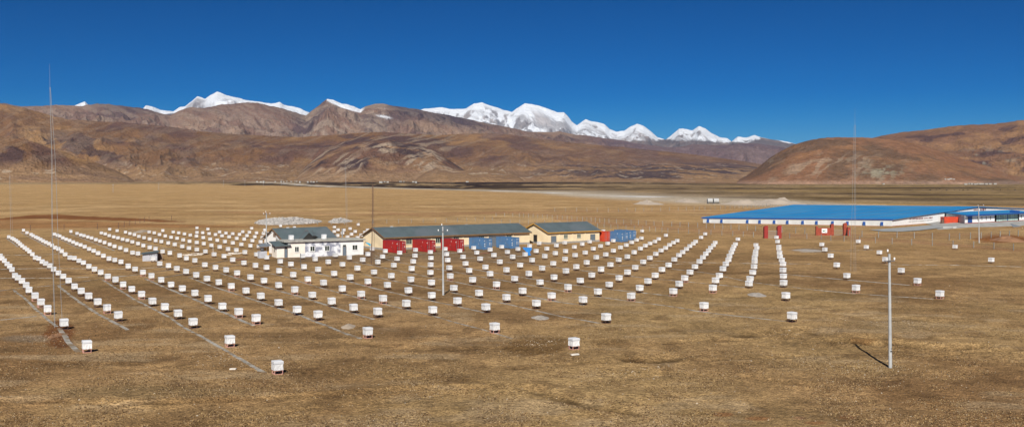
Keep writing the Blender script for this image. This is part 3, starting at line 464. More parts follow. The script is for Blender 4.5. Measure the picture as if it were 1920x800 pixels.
# ------------------------------------------------------------------ detector boxes
A_ROW=59.5   # the array's grid direction in plan
def det_parts(parent,mat_leg,seed=3):
    s=.385
    b=MB();rg=random.Random(seed)
    # fabric body, slightly flared, with soft vertical folds
    n=10;ring=[]
    for (x0,y0,x1,y1) in ((-s,-s,s,-s),(s,-s,s,s),(s,s,-s,s),(-s,s,-s,-s)):
        for k in range(n): ring.append((x0+(x1-x0)*k/n,y0+(y1-y0)*k/n))
    vs=[];zs=(.36,.42,.70,.92)
    for iz,z in enumerate(zs):
        for k,(x,y) in enumerate(ring):
            q=1+(.035 if iz==0 else .02 if iz<3 else 0)*math.sin(k*(1.6+.17*seed)+iz)+rg.uniform(-.022,.022)
            vs.append((x*q,y*q,z+(rg.uniform(-.018,.018) if iz==0 else 0)))
    m=len(ring);fs=[]
    for iz in range(3):
        for k in range(m):
            a=iz*m+k;c=iz*m+(k+1)%m;fs.append((a,c,c+m,a+m))
    fs.append(tuple(range(m))[::-1]);b.add(vs,fs)
    l=MB();t=s+.022
    l.add([(-t,-t,.90),(t,-t,.90),(t,t,.90),(-t,t,.90),(-t,-t,1.07),(t,-t,1.07),(t,t,1.07),(-t,t,1.07),(-t*.92,-t*.92,1.105),(t*.92,-t*.92,1.105),(t*.92,t*.92,1.105),(-t*.92,t*.92,1.105),(0,0,1.125)],
      [(0,3,2,1),(0,1,5,4),(1,2,6,5),(2,3,7,6),(3,0,4,7),(4,5,9,8),(5,6,10,9),(6,7,11,10),(7,4,8,11),(8,9,12),(9,10,12),(10,11,12),(11,8,12)])
    sm=MB();e=t+.004
    for x0,x1,y0,y1 in ((-e,e,-e,-e+.012),(-e,e,e-.012,e),(-e,-e+.012,-e+.012,e-.012),(e-.012,e,-e+.012,e-.012)): sm.box(x0,x1,y0,y1,.878,.899)
    legs=[]
    for sx in (-1,1):
        for sy in (-1,1):
            q=MB();x=sx*(s-.05);y=sy*(s-.05);q.box(x-.03,x+.03,y-.03,y+.03,-.04,.37);legs.append(q)
    fr=MB();a=s-.05
    for z0,z1 in ((.0,.05),(.30,.345)):
        fr.box(-a+.03,a-.03,-a-.022,-a+.022,z0,z1);fr.box(-a+.03,a-.03,a-.022,a+.022,z0,z1);fr.box(-a-.022,-a+.022,-a+.03,a-.03,z0,z1);fr.box(a-.022,a+.022,-a+.03,a-.03,z0,z1)
    return b,l,sm,legs,fr
ORD='zeroth first second third fourth fifth sixth seventh eighth ninth tenth eleventh twelfth thirteenth fourteenth fifteenth sixteenth seventeenth eighteenth nineteenth twentieth'.split()
def ordn(n): return ORD[n] if n<=20 else ('twenty-' if n<30 else 'thirty-')+ORD[n-(20 if n<30 else 30)] if n not in (30,) else 'thirtieth'
def det_proto(name,matleg):
    r=empty(name,(0,0,0));b,l,sm,legs,fr=det_parts(None,None)
    b.build('cover',M['cover'],r,smooth=False);ld=l.build('lid',M['lid'],r);sm.build('trim',M['seam'],ld)
    for q in legs:q.build('leg',matleg,r)
    fr.build('stand_rail',matleg,r);return r
def det_single(name,matleg,big=False):
    b,l,sm,legs,fr=det_parts(None,None);a=MB()
    for q,mi in ((b,0),(l,1),(sm,2),(fr,3)): a.add(q.v,q.f,mi)
    for q in legs:a.add(q.v,q.f,3)
    me=a
    return me
protoA=det_proto('detector_box',M['pink']);protoB=det_proto('detector_box',M['leg'])
usedA=usedB=False
kidsof={protoA:[(c,list(c.children)) for c in protoA.children],protoB:[(c,list(c.children)) for c in protoB.children]}
COVERS=[]
for sd_ in (3,5,8,12,17,21):
    b_=det_parts(None,None,sd_)[0];o_=b_.build('cover',M['cover']);COVERS.append(o_.data);bpy.data.objects.remove(o_)
def det_copy(p):
    r=p.copy();COL.objects.link(r)
    for c,g in kidsof[p]:
        d=c.copy();COL.objects.link(d);d.parent=r
        if c.name.startswith('cover'):d.data=random.choice(COVERS)
        for q in g:
            e=q.copy();COL.objects.link(e);e.parent=d
    return r
single=det_single('detector_box',M['leg']).build('detector_box',[M['cover'],M['lid'],M['seam'],M['leg']]);used1=False
GRP='white detector boxes standing in a grid on the steppe'
far=MB();NB=0
base_rot=math.radians(90-A_ROW)
SPECIAL={}
for (px,py,row,od) in BOXES:
    rot=base_rot+random.uniform(-.05,.05)
    p=G(px,py,.74);z=gzs(p.x,p.y)
    if NB<300:
        if NB<130:
            pr=protoA if random.random()<.2 or NB<4 else protoB
            if pr is protoA and not usedA: r=protoA;usedA=True
            elif pr is protoB and not usedB: r=protoB;usedB=True
            else: r=det_copy(pr)
        else:
            if not used1: r=single;used1=True
            else: r=single.copy();COL.objects.link(r)
        r.location=(p.x,p.y,z);r.rotation_euler=(random.gauss(0,.012),random.gauss(0,.012),rot);r.scale=(1,1,random.uniform(.96,1.05))
        od_t='nearest box' if od==1 else ordn(od)+' from near end'
        lab='white box on low legs, %s of %s slanting row from left'%(od_t,ordn(row))
        tag(r,lab,'detector box',GRP)
    else:
        b,l,sm,legs,fr=FARP if 'FARP' in globals() else globals().setdefault('FARP',det_parts(None,None))
        c,s_=math.cos(rot),math.sin(rot)
        for q,mi in ((b,0),(l,1),(fr,2))+tuple((x,2) for x in legs):
            far.add([(p.x+v[0]*c-v[1]*s_,p.y+v[0]*s_+v[1]*c,z+v[2]) for v in q.v],q.f,mi)
    NB+=1
tag(far.build('far_detector_boxes',[M['cover'],M['lid'],M['leg']]),'small white boxes of the distant part of the array behind the buildings','detector boxes',kind='stuff')
# ------------------------------------------------------------------ trench covers
def path(pts,wd,h,label,grp='concrete strips between the rows of boxes',mat='slab',name='cable_trench_cover'):
    P=[];pp=[G(*q) for q in pts]
    for a,b in zip(pp[:-1],pp[1:]):
        n=max(1,int((b-a).length/3.0))
        for k in range(n):P.append(a.lerp(b,k/n))
    P.append(pp[-1]);b=MB();vs=[]
    c=P[0]
    for i,p in enumerate(P):
        d=(P[min(i+1,len(P)-1)]-P[max(i-1,0)]).normalized();nrm=Vector((-d.y,d.x,0))*wd*.5*(1+random.uniform(-.12,.12));nrm+=Vector((0,0,0))
        j=Vector((-d.y,d.x,0))*random.uniform(-.06,.06)
        z=gzs(p.x,p.y)+h+random.uniform(-.012,.012)
        for q,zz in ((p+nrm+j,z),(p-nrm+j,z),(p-nrm*1.05+j,z-h-.25),(p+nrm*1.05+j,z-h-.25)):vs.append((q.x-c.x,q.y-c.y,zz))
    fs=[]
    for i in range(len(P)-1):
        a=i*4;fs+=[(a,a+4,a+5,a+1),(a+1,a+5,a+6,a+2),(a+3,a+7,a+4,a)]
    fs+=[(0,1,2,3),(len(vs)-1,len(vs)-2,len(vs)-3,len(vs)-4)]
    b.add(vs,fs);o=b.build(name,M[mat]);o.location=(c.x,c.y,0);tag(o,label,'trench cover',grp);return o
PATHS=[([(25,543),(42,556),(70,582),(95,604),(107,613)],.42),([(111,617),(128,640),(146,660)],.62),([(12,447),(34,463)],.5),([(38,435),(62,448),(90,463)],.5),
([(108,534),(150,567),(185,589),(212,604),(240,618)],.5),([(99,443),(148,465)],.5),([(192,524),(250,560),(320,596),(342.5,612),(410,648),(455,675),(496,697)],.42),([(131,438),(215,470)],.5),
([(271,522),(320,543),(365,561),(410,581.6),(475,608.6)],.55),([(354,520),(414,542),(489,566),(556,588),(640,621),(676,634.5)],.45),([(414,513),(504,540),(567.5,557),(640,580),(700.8,598)],.5),
([(480,507),(540,521),(604,540),(685,561),(748,576),(797,588),(865,607.5),(960,633)],.33),([(520,496),(588,511),(640,523),(700,540),(775,557),(842,570),(908,586)],.5),
([(680,514),(770,533),(838,546),(960,571.5),(1050,592),(1126,605.7)],.4),([(660,490),(700,498),(820,522),(940,544),(1050,566),(1095,571.5)],.45),
([(700,478),(740,490),(900,518),(1008,536),(1106,554),(1280,577),(1302,582),(1400,594),(1473,602)],.35),([(860,500),(900,507),(1020,526),(1120,540),(1200,548),(1262,555)],.42),
([(900,491),(976,493),(1066,504),(1160,515),(1220,522),(1280,528),(1396,539)],.38),([(1180,496),(1240,502),(1324,511),(1402,528),(1520,542),(1600,550),(1750,561)],.32),
([(1120,480),(1200,488),(1372,494),(1520,495)],.28),([(1476,514),(1520,518),(1607,526),(1705,535)],.55),([(1004,474),(1066,474)],.3),([(187,437),(250,452),(330,470)],.4),([(240,430),(300,448),(370,462)],.35),
([(1500,473),(1560,471),(1640,468)],.3),([(1660,496),(1780,497),(1915,500)],.45),([(1120,482),(1160,481)],.3)]
PL_LAB=['narrow concrete strip ending at the foot of the tall lattice mast','short wide concrete strip running from the tall mast towards the nearest left box','short pale concrete strip at the far outer end of the first row','pale concrete strip beside the far end of the second row',
'grey concrete strip between the first two rows of boxes','pale concrete strip beside the far end of the third row','long concrete strip with dark gaps, ending by the box nearest the camera','pale concrete strip beside the far end of the fourth row',
'straight pale concrete strip ending between the third and fourth rows','concrete strip ending beside the beige gravel mound','concrete strip ending just before the sixth row runs out','thin worn strip between the sixth and seventh rows, fading into grass','concrete strip running from the white house past the middle pole foot',
'dark grey strip passing the grey gravel mound in the foreground','concrete strip passing just behind the middle pole','long thin strip ending at the foreground box near the right pole','pale strip starting in front of the red containers','thin strip starting in front of the blue containers','very long pale strip crossing behind the low gravel mound','thin pale strip crossing the steep far rows of boxes','short dark strip between the last full row and the right boxes','very short strip beside the blue tarpaulin','faint strip behind the small grey hut','faint far strip beside the small sand heap','faint strip leading to the pale lattice mast','broken white strip behind the large right pole','very short dark strip before the blue container group']
for (p,wd),lb in zip(PATHS,PL_LAB): path(p,wd*.78,.05,lb)
XW=[[(0,545),(40,540),(108,534),(188,523),(260,515)],[(308,520),(364,511),(474,492)],[(0,522),(120,521),(240,517),(380,498),(460,481)],[(0,505),(90,503),(210,505),(330,500)],[(0,600),(68,593)],[(0,478),(70,478),(150,474)],[(540,485),(640,480),(720,474)],[(700,484),(800,476),(900,472)],[(1100,500),(1300,494)],[(860,484),(980,480)]]
XL=['faint cable line crossing the first three rows','cable line from the fourth row up to the white house','long cable line running up past the small grey hut','cable line crossing the rows before the small hut','faint cable line at the photograph edge below the first row','faint cable line across the far first rows','cable line in front of the white house','cable line in front of the red containers','faint cable line across the steep far rows','cable line before the blue containers']
for p,lb in zip(XW,XL): path(p,.16,.06,lb,'thin cable ducts crossing the rows',name='cable_duct')
# ------------------------------------------------------------------ buildings
def bld(name,c0,c1,label,cat,group=None,z=0.0):
    a=G(*c0,z);b=G(*c1,z);d=b-a;az=math.degrees(math.atan2(d.x,d.y));return tag(empty(name,a,az),label,cat,group),d.length,az
def gable_house(root,L_,W_,ev,rg,oh,wall,roofm,fasm,base=True,fz=.16):
    w_=MB();w_.prism([(0,0,-.4),(0,W_,-.4),(0,W_,ev),(0,W_/2,rg-.1),(0,0,ev)],(L_,0,0));w_.build('wall',wall,root)
    sl=(rg-ev)/(W_/2);r=MB();t=.10
    for s in (0,1):
        y0=-oh if s==0 else W_+oh;z0=ev-sl*oh+.06;m=W_/2;z1=rg+.06
        if s==0: r.hexa([(-oh,y0,z0),(L_+oh,y0,z0),(L_+oh,m,z1),(-oh,m,z1),(-oh,y0,z0+t),(L_+oh,y0,z0+t),(L_+oh,m,z1+t),(-oh,m,z1+t)])
        else: r.hexa([(-oh,m+.002,z1),(L_+oh,m+.002,z1),(L_+oh,y0,z0),(-oh,y0,z0),(-oh,m+.002,z1+t),(L_+oh,m+.002,z1+t),(L_+oh,y0,z0+t),(-oh,y0,z0+t)])
    ro=r.build('roof',roofm,root)
    f=MB();z0=ev-sl*oh+.055
    f.box(-oh,L_+oh,-oh-.03,-oh-.003,z0-fz,z0+.09)
    for x0,x1 in ((-oh-.035,-oh-.003),(L_+oh+.003,L_+oh+.035)):
        f.hexa([(x0,-oh,z0-fz),(x1,-oh,z0-fz),(x1,W_/2,rg+.06-fz),(x0,W_/2,rg+.06-fz),(x0,-oh,z0+.09),(x1,-oh,z0+.09),(x1,W_/2,rg+.16),(x0,W_/2,rg+.16)])
        f.hexa([(x0,W_/2,rg+.06-fz),(x1,W_/2,rg+.06-fz),(x1,W_+oh,z0-fz),(x0,W_+oh,z0-fz),(x0,W_/2,rg+.16),(x1,W_/2,rg+.16),(x1,W_+oh,z0+.09),(x0,W_+oh,z0+.09)])
    # soffit boards
    f.box(-oh,L_+oh,-oh+.002,-.003,z0-.03,z0-.006)
    f.build('fascia',fasm,ro)
    if base:
        b=MB();b.box(-.03,L_+.03,-.05,-.003,-.3,.45);b.box(-.05,-.003,-.003,W_,-.3,.45);b.build('plinth',M['base'],root)
def window(root,x,z0,w_,h,y=0.0,nm=3,fm='frame',bar=True):
    f=MB();t=.06
    f.box(x-t,x+w_+t,y-.05,y-.004,z0-t,z0);f.box(x-t,x+w_+t,y-.05,y-.004,z0+h,z0+h+t)
    for k in range(nm+1):
        xx=x+w_*k/nm;f.box(xx-t/2 if 0<k<nm else (xx-t if k==0 else xx),xx+t/2 if 0<k<nm else (xx if k==0 else xx+t),y-.05,y-.004,z0,z0+h)
    o=f.build('window',M[fm],root)
    g=MB();g.box(x+.002,x+w_-.002,y-.02,y-.003,z0+.002,z0+h-.002);g.build('pane',M['glass'],o)
    s=MB();s.box(x-.12,x+w_+.12,y-.12,y-.051,z0-t-.05,z0-t);s.build('sill',M[fm],o)
def door(root,x,w_,h,y=0.0,mat='door',top=0.0,z0=0.0):
    d=MB();d.box(x,x+w_,y-.04,y-.004,z0,z0+h);o=d.build('door',M[mat],root)
    f=MB();f.box(x-.07,x,y-.07,y-.003,z0,z0+h+.07);f.box(x+w_,x+w_+.07,y-.07,y-.003,z0,z0+h+.07);f.box(x,x+w_,y-.07,y-.003,z0+h,z0+h+.07);f.build('door_frame',M['wood'],o)
    if top:
        g=MB();g.box(x,x+w_,y-.03,y-.004,z0+h+.08,z0+h+top);g.build('transom',M['glass'],o)
# long yellow building
r,Ly,az=bld('long_building',(722,469),(993,456.8),'long cream single-storey building with blue-grey roof behind the row of containers','building')
def fx(r,Lb,c0,c1,px):   # local x of a facade point seen at photo column px
    a=G(*c0);b=G(*c1);t0,t1=0.,1.
    k=(px-CX)/F;d=b-a;return (k*a.y-a.x)/(d.x-k*d.y)*Lb
gable_house(r,Ly,11.0,2.95,4.9,.45,M['cream'],M['roof'],M['fas_b'])
for px in (761.5,817,850.5,898,950,):
    window(r,fx(r,Ly,(722,469),(993,456.8),px),1.25,1.45,1.15)
for px in (752,809,868,915,962):
    x=fx(r,Ly,(722,469),(993,456.8),px);b=MB();b.box(x-.14,x+.14,-.12,-.055,.45,2.7);b.build('pilaster',M['cream'],r)
YA=(1028,457.5);YB=(1124,452.6)
r,Lz,az2=bld('small_building',YA,YB,'shorter cream building with ochre roof edge and two grey doors beside the blue containers','building')
gable_house(r,Lz,10.6,2.95,4.95,.4,M['cream'],M['roof'],M['fas_o'])
X=lambda px:fx(r,Lz,YA,YB,px)
for a,b in ((1033.5,1042.5),(1107,1115.5)): door(r,X(a),X(b)-X(a),1.95)
for a,b in ((1057.3,1064),(1082,1088.5)): window(r,X(a),1.25,X(b)-X(a),.95,nm=4)
for px in (1048.5,1073.5,1097):
    x=X(px);b=MB();b.box(x-.16,x+.16,-.12,-.055,.45,2.5);b.build('pilaster',M['cream'],r)
# gable door (side facing the camera's left)
d=MB();d.box(-.05,-.004,4.4,5.7,.1,2.15);o=d.build('door',M['black'],r)
d=MB();d.box(-.07,-.003,4.3,4.4,.1,2.2);d.box(-.07,-.003,5.7,5.8,.1,2.2);d.build('door_frame',M['wood'],o)
# white house: flat-roofed front range
WA=(519,483);WB=(681.5,477.2)
r,Lw,az3=bld('white_house',WA,WB,'low whitewashed flat-roofed house with peeling grey patches and four windows','building')
X=lambda px:fx(r,Lw,WA,WB,px)
xa=X(540);xm=X(572);xe=X(638.5)
for nm_,x0,x1,mt in (('wall',xa,xm,'wcream'),('wall',xm+.004,xe,'wpeel'),('wall',xe+.004,Lw,'wwall')):
    w_=MB();w_.box(x0,x1,0,6.2,-.4,3.12);w_.build(nm_,M[mt],r)
w_=MB();w_.prism([(0,.05,-.4),(0,4.1,-.4),(0,4.1,3.0),(0,.05,2.45)],(xa-.004,0,0));w_.build('porch_wall',M['wcream'],r)
w_=MB();w_.hexa([(-.5,-.5,2.32),(xa+.5,-.5,2.42),(xa+.3,3.9,3.1),(-.5,4.4,3.0),(-.5,-.5,2.50),(xa+.5,-.5,2.60),(xa+.3,3.9,3.28),(-.5,4.4,3.18)]);w_.build('porch_roof',M['roof'],r)
w_=MB();w_.box(xa-.9,Lw+.35,-.38,6.35,3.13,3.40);w_.box(xa+3.5,Lw+.1,.2,.5,3.401,3.47);w_.build('roof_slab',M['slabroof'],r)
door(r,X(533.8),X(538.8)-X(533.8),1.75,.05,top=.45);door(r,X(643),X(648.7)-X(643),1.85,0,top=.4)
for a,b in ((553,560),(582,589.6),(609.3,617),(661,669.8)): window(r,X(a),1.15,X(b)-X(a),.98,nm=2,fm='wframe')
b=MB();b.box(-.03,-.004,1.5,1.9,1.1,2.3);b.build('side_window',M['glass'],r)
b=MB();b.box(-.5,-.06,4.5,9.5,-.3,.4);b.hexa([(-2.4,3.4,1.9),(-.3,3.4,2.3),(-.3,6.5,2.75),(-2.4,6.5,2.35),(-2.4,3.4,2.02),(-.3,3.4,2.42),(-.3,6.5,2.87),(-2.4,6.5,2.47)])
b.build('lean_to_roof',M['gry'],r)
b=MB();b.box(-1.9,-.5,4.4,6.2,-.3,2.1);b.build('lean_to_wall',M['fas_o'],r)
R3=r
# pitched house behind
hb=tag(empty('pitched_house',r.matrix_basis@Vector((.2,7.4,0)) if False else Vector((0,0,0))),'house with slate-grey pitched roof and white gable behind the flat-roofed house','building')
ra=math.radians(90-az3);e1=Vector((math.cos(ra),math.sin(ra),0));e2=Vector((-math.sin(ra),math.cos(ra),0));O3=G(*WA)
c0=G(529.5,450.4,3.1);c1=G(633,446,3.1);c2=G(509.5,446.6,3.1);d_=c1-c0;rb=math.atan2(d_.y,d_.x);u_=d_.normalized();n2=Vector((-u_.y,u_.x,0))
Wp=max(7.6,(c2-c0).dot(n2)+1.2);hb.location=c0-Vector((0,0,3.1))+u_*.45+n2*.45;hb.rotation_euler=(0,0,rb);print('pitched',d_.length,Wp,math.degrees(rb),math.degrees(ra))
gable_house(hb,d_.length-.9,Wp-.9,3.25,5.35,.45,M['wwall'],M['roof'],M['fas_b'],base=False)
b=MB();b.box(-.03,-.004,3.4,4.6,3.6,4.4);b.build('vent',M['wood'],hb)
b=MB();b.tube((14.2,3,0),(14.2,3,5.0),.16,.13,8);b.tube((14.2,3,5.0),(14.2,3,5.15),.2,.2,8);tag(b.build('stove_pipe',M['steel']),'grey stove pipe standing behind the flat roof','pipe').location=hb.location;bpy.data.objects['stove_pipe'].rotation_euler=(0,0,ra)
# two boxes and a solar heater on the flat roof
for k,(px,lb) in enumerate(((552.3,'white box standing on the flat roof above the left windows'),(614.2,'white box standing on the flat roof near its middle'))):
    x=X(px);b,l,sm,legs,fr=det_parts(None,None);bb=MB()
    for q,mi in ((b,0),(l,1)): bb.add([(v[0]*1.12,v[1]*1.12,(v[2]-.36)*1.3) for v in q.v],q.f,mi)
    bb.box(-.45,.45,-.45,.45,-.08,-.001,2)
    o=bb.build('detector_box',[M['cover'],M['lid'],M['dsteel']]);o.location=O3+e1*x+e2*2.6+Vector((0,0,3.48));o.rotation_euler=(0,0,ra);tag(o,lb,'detector box',GRP)
sh=tag(empty('solar_heater',O3+e1*(X(583)-1.5)+e2*3.8+Vector((0,0,3.41)),None,ra),'dark solar water heater on a slanted frame on the flat roof','solar heater')
b=MB();b.prism([(.9,.2,.05),(3.2,-.2,.05),(2.3,.8,1.25)],(.5,.9,.05));b.build('collector',M['black'],sh)
b=MB();b.tube((0,0,.1),(1.8,1.4,1.85),.06,.06);b.tube((2.4,1.2,0),(2.4,1.2,1.8),.05,.05);b.tube((4.0,1.0,0),(3.2,1.1,1.9),.05,.05);b.tube((4.0,1.0,0),(1.4,1.2,.3),.05,.05);b.build('frame',M['dsteel'],sh)
b=MB();b.tube((1.7,1.3,1.75),(2.3,1.2,1.8),.17,.17,10);b.build('tank',M['dsteel'],sh)
b=MB();b.blob((3.3,.5,.35),1.0,.6,.4,seed=4);b.build('bundle',M['black'],sh)
# turquoise cloth tied at the right end
cl=MB();P0=[(0,0,2.75),(.9,-.1,2.45),(1.25,-.2,2.2),(1.15,-.2,1.75),(.75,-.15,2.1),(.1,-.05,2.55)];cl.prism(P0,(0,.04,0));o=cl.build('cloth',M['cyan']);o.location=O3+e1*(Lw+.45)+e2*.3;o.rotation_euler=(0,0,ra);tag(o,'turquoise cloth hanging at the end of the white house','cloth')
b=MB();b.tube((0,0,-.2),(0,0,2.6),.04,.04);b.tube((1.45,-.1,-.2),(1.45,-.1,2.3),.04,.04);o=b.build('post',M['wood']);o.location=O3+e1*(Lw+.4)+e2*.3;o.rotation_euler=(0,0,ra);tag(o,'pair of thin posts holding the turquoise cloth','post')
# grey cube with tank left of the house
p=G(493,483.5);cb=tag(empty('block_shed',p,az3),'small grey concrete block with dark tank on top beside the white house','shed')
b=MB();b.box(-.75,.85,0,1.6,-.3,1.35);b.build('wall',M['hut'],cb);b=MB();b.blob((0,.7,1.75),.45,.45,.42,10,6,.05);b.build('tank',M['dsteel'],cb)
b=MB();b.box(-.9,1.0,.2,.35,2.15,2.3);b.build('beam',M['wood'],cb);b=MB();b.box(-.8,-.7,.2,.3,1.35,2.15);b.box(.8,.9,.2,.3,1.35,2.15);b.build('post',M['wood'],cb)
# small hut
p=G(267.2,489.5);q=G(294.8,489);ht=tag(empty('small_hut',p,math.degrees(math.atan2((q-p).x,(q-p).y))),'small grey hut with slanting sheet roof and open dark doorway','hut')
Lh=(q-p).length;b=MB();b.hexa([(0,0,-.3),(Lh,0,-.3),(Lh,2.6,-.3),(0,2.6,-.3),(0,0,1.32),(Lh,0,1.68),(Lh,2.6,1.68),(0,2.6,1.32)]);b.build('wall',M['hut'],ht)
b=MB();b.hexa([(-.35,-.35,1.36),(Lh+.25,-.35,1.76),(Lh+.25,2.9,1.80),(-.35,2.9,1.40),(-.35,-.35,1.50),(Lh+.25,-.35,1.90),(Lh+.25,2.9,1.94),(-.35,2.9,1.54)]);b.build('roof',M['roof'],ht)
for k in range(5): b=MB();x=1.3+k*.3;b.box(x,x+.13,-.02,-.003,1.08,1.24);b.build('vent',M['black'],ht)
b=MB();b.box(Lh+.003,Lh+.02,.3,1.1,0,1.55);b.build('doorway',M['black'],ht)
b=MB();b.box(Lh+.05,Lh+.9,1.4,1.5,-.1,1.45);b.build('door',M['wood'],ht)
# ------------------------------------------------------------------ shipping containers
def container(px,py,az,mat,label,group,L_=6.06,W_=2.44,Hh=2.59,marks=True,loc=None):
    p=loc if loc is not None else G(px,py);r=tag(empty('shipping_container',Vector((p.x,p.y,gzs(p.x,p.y)+.02)),az),label,'shipping container',group)
    # corrugated shell: local x = width (door end at y=0), y = length
    def corr(x0,y0,x1,y1,n,dep,z0,z1):
        d=Vector((x1-x0,y1-y0,0));ln=d.length;d/=ln;nr=Vector((d.y,-d.x,0));pts=[]
        for k in range(n):
            for f_,o_ in ((0,0),(.35,0),(.5,-dep),(.85,-dep)):
                t=(k+f_)/n*ln;q=Vector((x0,y0,0))+d*t+nr*o_;pts.append(q)
        pts.append(Vector((x1,y1,0)));vs=[(q.x,q.y,z0) for q in pts]+[(q.x,q.y,z1) for q in pts];m=len(pts)
        return vs,[(k,k+1,m+k+1,m+k) for k in range(m-1)]
    b=MB()
    b.add(*corr(W_-.02,.1,W_-.02,L_-.1,20,-.035,.14,Hh-.1));b.add(*corr(.02,L_-.1,.02,.1,20,-.035,.14,Hh-.1));b.add(*corr(W_-.1,L_-.02,.1,L_-.02,8,-.03,.14,Hh-.1))
    b.box(.03,W_-.03,.08,L_-.03,Hh-.06,Hh-.02);b.box(.05,W_-.05,.1,L_-.05,.1,.15);b.build('body',mat,r)
    f=MB();c=.11
    for x in (0,W_-c):
        for y in (0,L_-c): f.box(x,x+c,y,y+c,0,Hh)
    for z0,z1 in ((.03,.13),(Hh-.11,Hh-.01)):
        for x in (0,W_-c):f.box(x+.005,x+c-.005,c,L_-c,z0,z1)
        for y in (0,L_-c):f.box(c,W_-c,y+.005,y+c-.005,z0,z1)
    f.build('frame',mat,r)
    for s in (0,1):
        x0=c+.01+s*(W_/2-c);x1=x0+W_/2-c-.02
        d=MB();d.box(x0,x1,.03,.07,.14,Hh-.12);
        for k in range(4): z=.3+k*.55;d.box(x0+.06,x1-.06,.008,.03,z,z+.2)
        o=d.build('door',mat,r)
        for k in (.3,.72):
            q=MB();xx=x0+(x1-x0)*k;q.tube((xx,-.03,.12),(xx,-.03,Hh-.12),.022,.022,5);q.box(xx-.05,xx+.05,-.02,.007,1.0,1.12);q.build('lock_bar',M['steel'],o)
    if marks:
        q=MB();rg=random.Random(int(px*7))
        x0=W_*.62
        for (x,z,w2,h2) in (((.1,2.1,.16,.1),(.45,2.12,.2,.1),(.12,1.38,.2,.14),(.48,1.38,.16,.14),(.12,1.08,.18,.13),(.48,1.08,.18,.13)) if mat is M['blu'] else ((.1,2.1,.13,.09),(.42,2.12,.17,.09),(.5,1.25,.2,.2))):
            q.box(x0+x,x0+x+w2,-.012,.004,z,z+h2)
        q.box(.18,.34,-.012,.004,1.95,2.12)
        q.build('marking',M['wmark'],r)
        q=MB();q.box(.25,.45,-.014,.004,1.2,1.42);q.box(.25,.45,-.014,.004,.75,.95);q.build('label_plate',M['signw'] if mat is M['blu'] else M['black'],r)
        q=MB();q.box(-.012,.01,1.5,1.62,2.0,2.3);q.box(-.012,.01,2.0,2.1,1.2,1.35);q.build('side_marking',M['wmark'],r)
    return r
CG1='red containers before the long building';CG2='blue containers before the long building';CG3='containers beside the small building'
container(742.6,474.6,54,M['red'],'dark red container nearest the gable end of the long building',CG1)
container(799,472.6,54,M['red'],'dark red container in the middle, left of the middle pole',CG1)
container(853,470.6,54,M['red'],'dark red container just right of the middle pole',CG1)
container(906.6,468,54,M['blu'],'faded blue container next to the red ones',CG2)
container(958,466,54,M['blu'],'faded blue container nearest the blue tarpaulin',CG2)
p=G(925,461.5);gs=tag(empty('grey_cabinet',p,54),'plain grey metal cabinet between two blue containers','cabinet');b=MB();b.box(0,2.4,0,2.0,-.2,2.3);b.build('body',M['gry'],gs);b=MB();b.box(-.05,2.45,-.05,2.05,2.301,2.36);b.build('top',M['dsteel'],gs);b=MB();b.box(.7,1.7,-.03,-.003,.1,2.05);b.build('door',M['gry'],gs)
container(1132,452.6,54,M['ored'],'orange-red container against the small building',CG3,marks=False)
container(1165,453.6,54,M['blu'],'front blue container beside the orange-red one',CG3)
container(1179.8,450.2,54,M['blu'],'rear blue container standing behind the front blue one',CG3)
# ------------------------------------------------------------------ big hall
HA=G(1318,418);HC=G(1672.5,424);dH=HC-HA;Lh=dH.length;eH=dH.normalized()
kx=(1831-CX)/F;gv=Vector((.70,.714,0)).normalized()
wv=(kx*HC.y-HC.x)/(gv.x-kx*gv.y);ZR=H-(388-HOR)*(HC.y+gv.y*wv)/F
hall=tag(empty('exhibition_hall',HC),'huge white hall with broad bright blue roof and blue boxes along its wall','hall');hall.name='large_hall'
def hz(py,p): return H-(py-HOR)*p.y/F
EZa=hz(407.6,HA);EZc=hz(410.6,HC);EZ=(EZa+EZc)/2
RC=gv*wv; 
kl=(1490-CX)/F;lw=((HC.x+RC.x)-kl*(HC.y+RC.y))/(eH.x-kl*eH.y)
def loc_(p): return p
a0=-dH;c0=Vector((0,0,0));rC=RC;rA=RC-eH*lw;bC=RC*2.05;bA=a0+(rA-a0)*2.05
zz=lambda v,z:(v.x,v.y,z)
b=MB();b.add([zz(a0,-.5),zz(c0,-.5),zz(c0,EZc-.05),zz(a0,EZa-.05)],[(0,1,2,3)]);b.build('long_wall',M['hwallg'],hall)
b=MB();b.add([zz(c0,-.5),zz(rC,-.5),zz(bC,-.5),zz(bC,EZc-.05),zz(rC,ZR-.12),zz(c0,EZc-.05)],[(0,1,4,5),(1,2,3,4)])
b.add([zz(a0,-.5),zz(rA,-.5),zz(bA,-.5),zz(bA,EZa-.05),zz(rA,ZR-.12),zz(a0,EZa-.05)],[(5,4,1,0),(4,3,2,1)]);b.add([zz(bA,-.5),zz(bC,-.5),zz(bC,EZc-.05),zz(bA,EZa-.05)],[(3,2,1,0)]);b.build('gable_wall',M['hwallw'],hall)
pn=Vector((eH.y,-eH.x,0))
def roofslab(p,q,r_,s,t=.28):  # 4 pts
    return [Vector(x) for x in (p,q,r_,s)]+[Vector(x)+Vector((0,0,t)) for x in (p,q,r_,s)]
ov=pn*.3;oe=eH*.5
b=MB();b.hexa(roofslab(Vector(zz(a0+ov-oe,EZa-.18)),Vector(zz(c0+ov+oe,EZc-.18)),Vector(zz(rC+oe,ZR)),Vector(zz(rA-oe,ZR))))
b.hexa(roofslab(Vector(zz(rA-oe,ZR)),Vector(zz(rC+oe,ZR)),Vector(zz(bC-ov+oe,EZc-.18)),Vector(zz(bA-ov-oe,EZa-.18))));rf=b.build('roof',M['hroof'],hall)
b=MB()
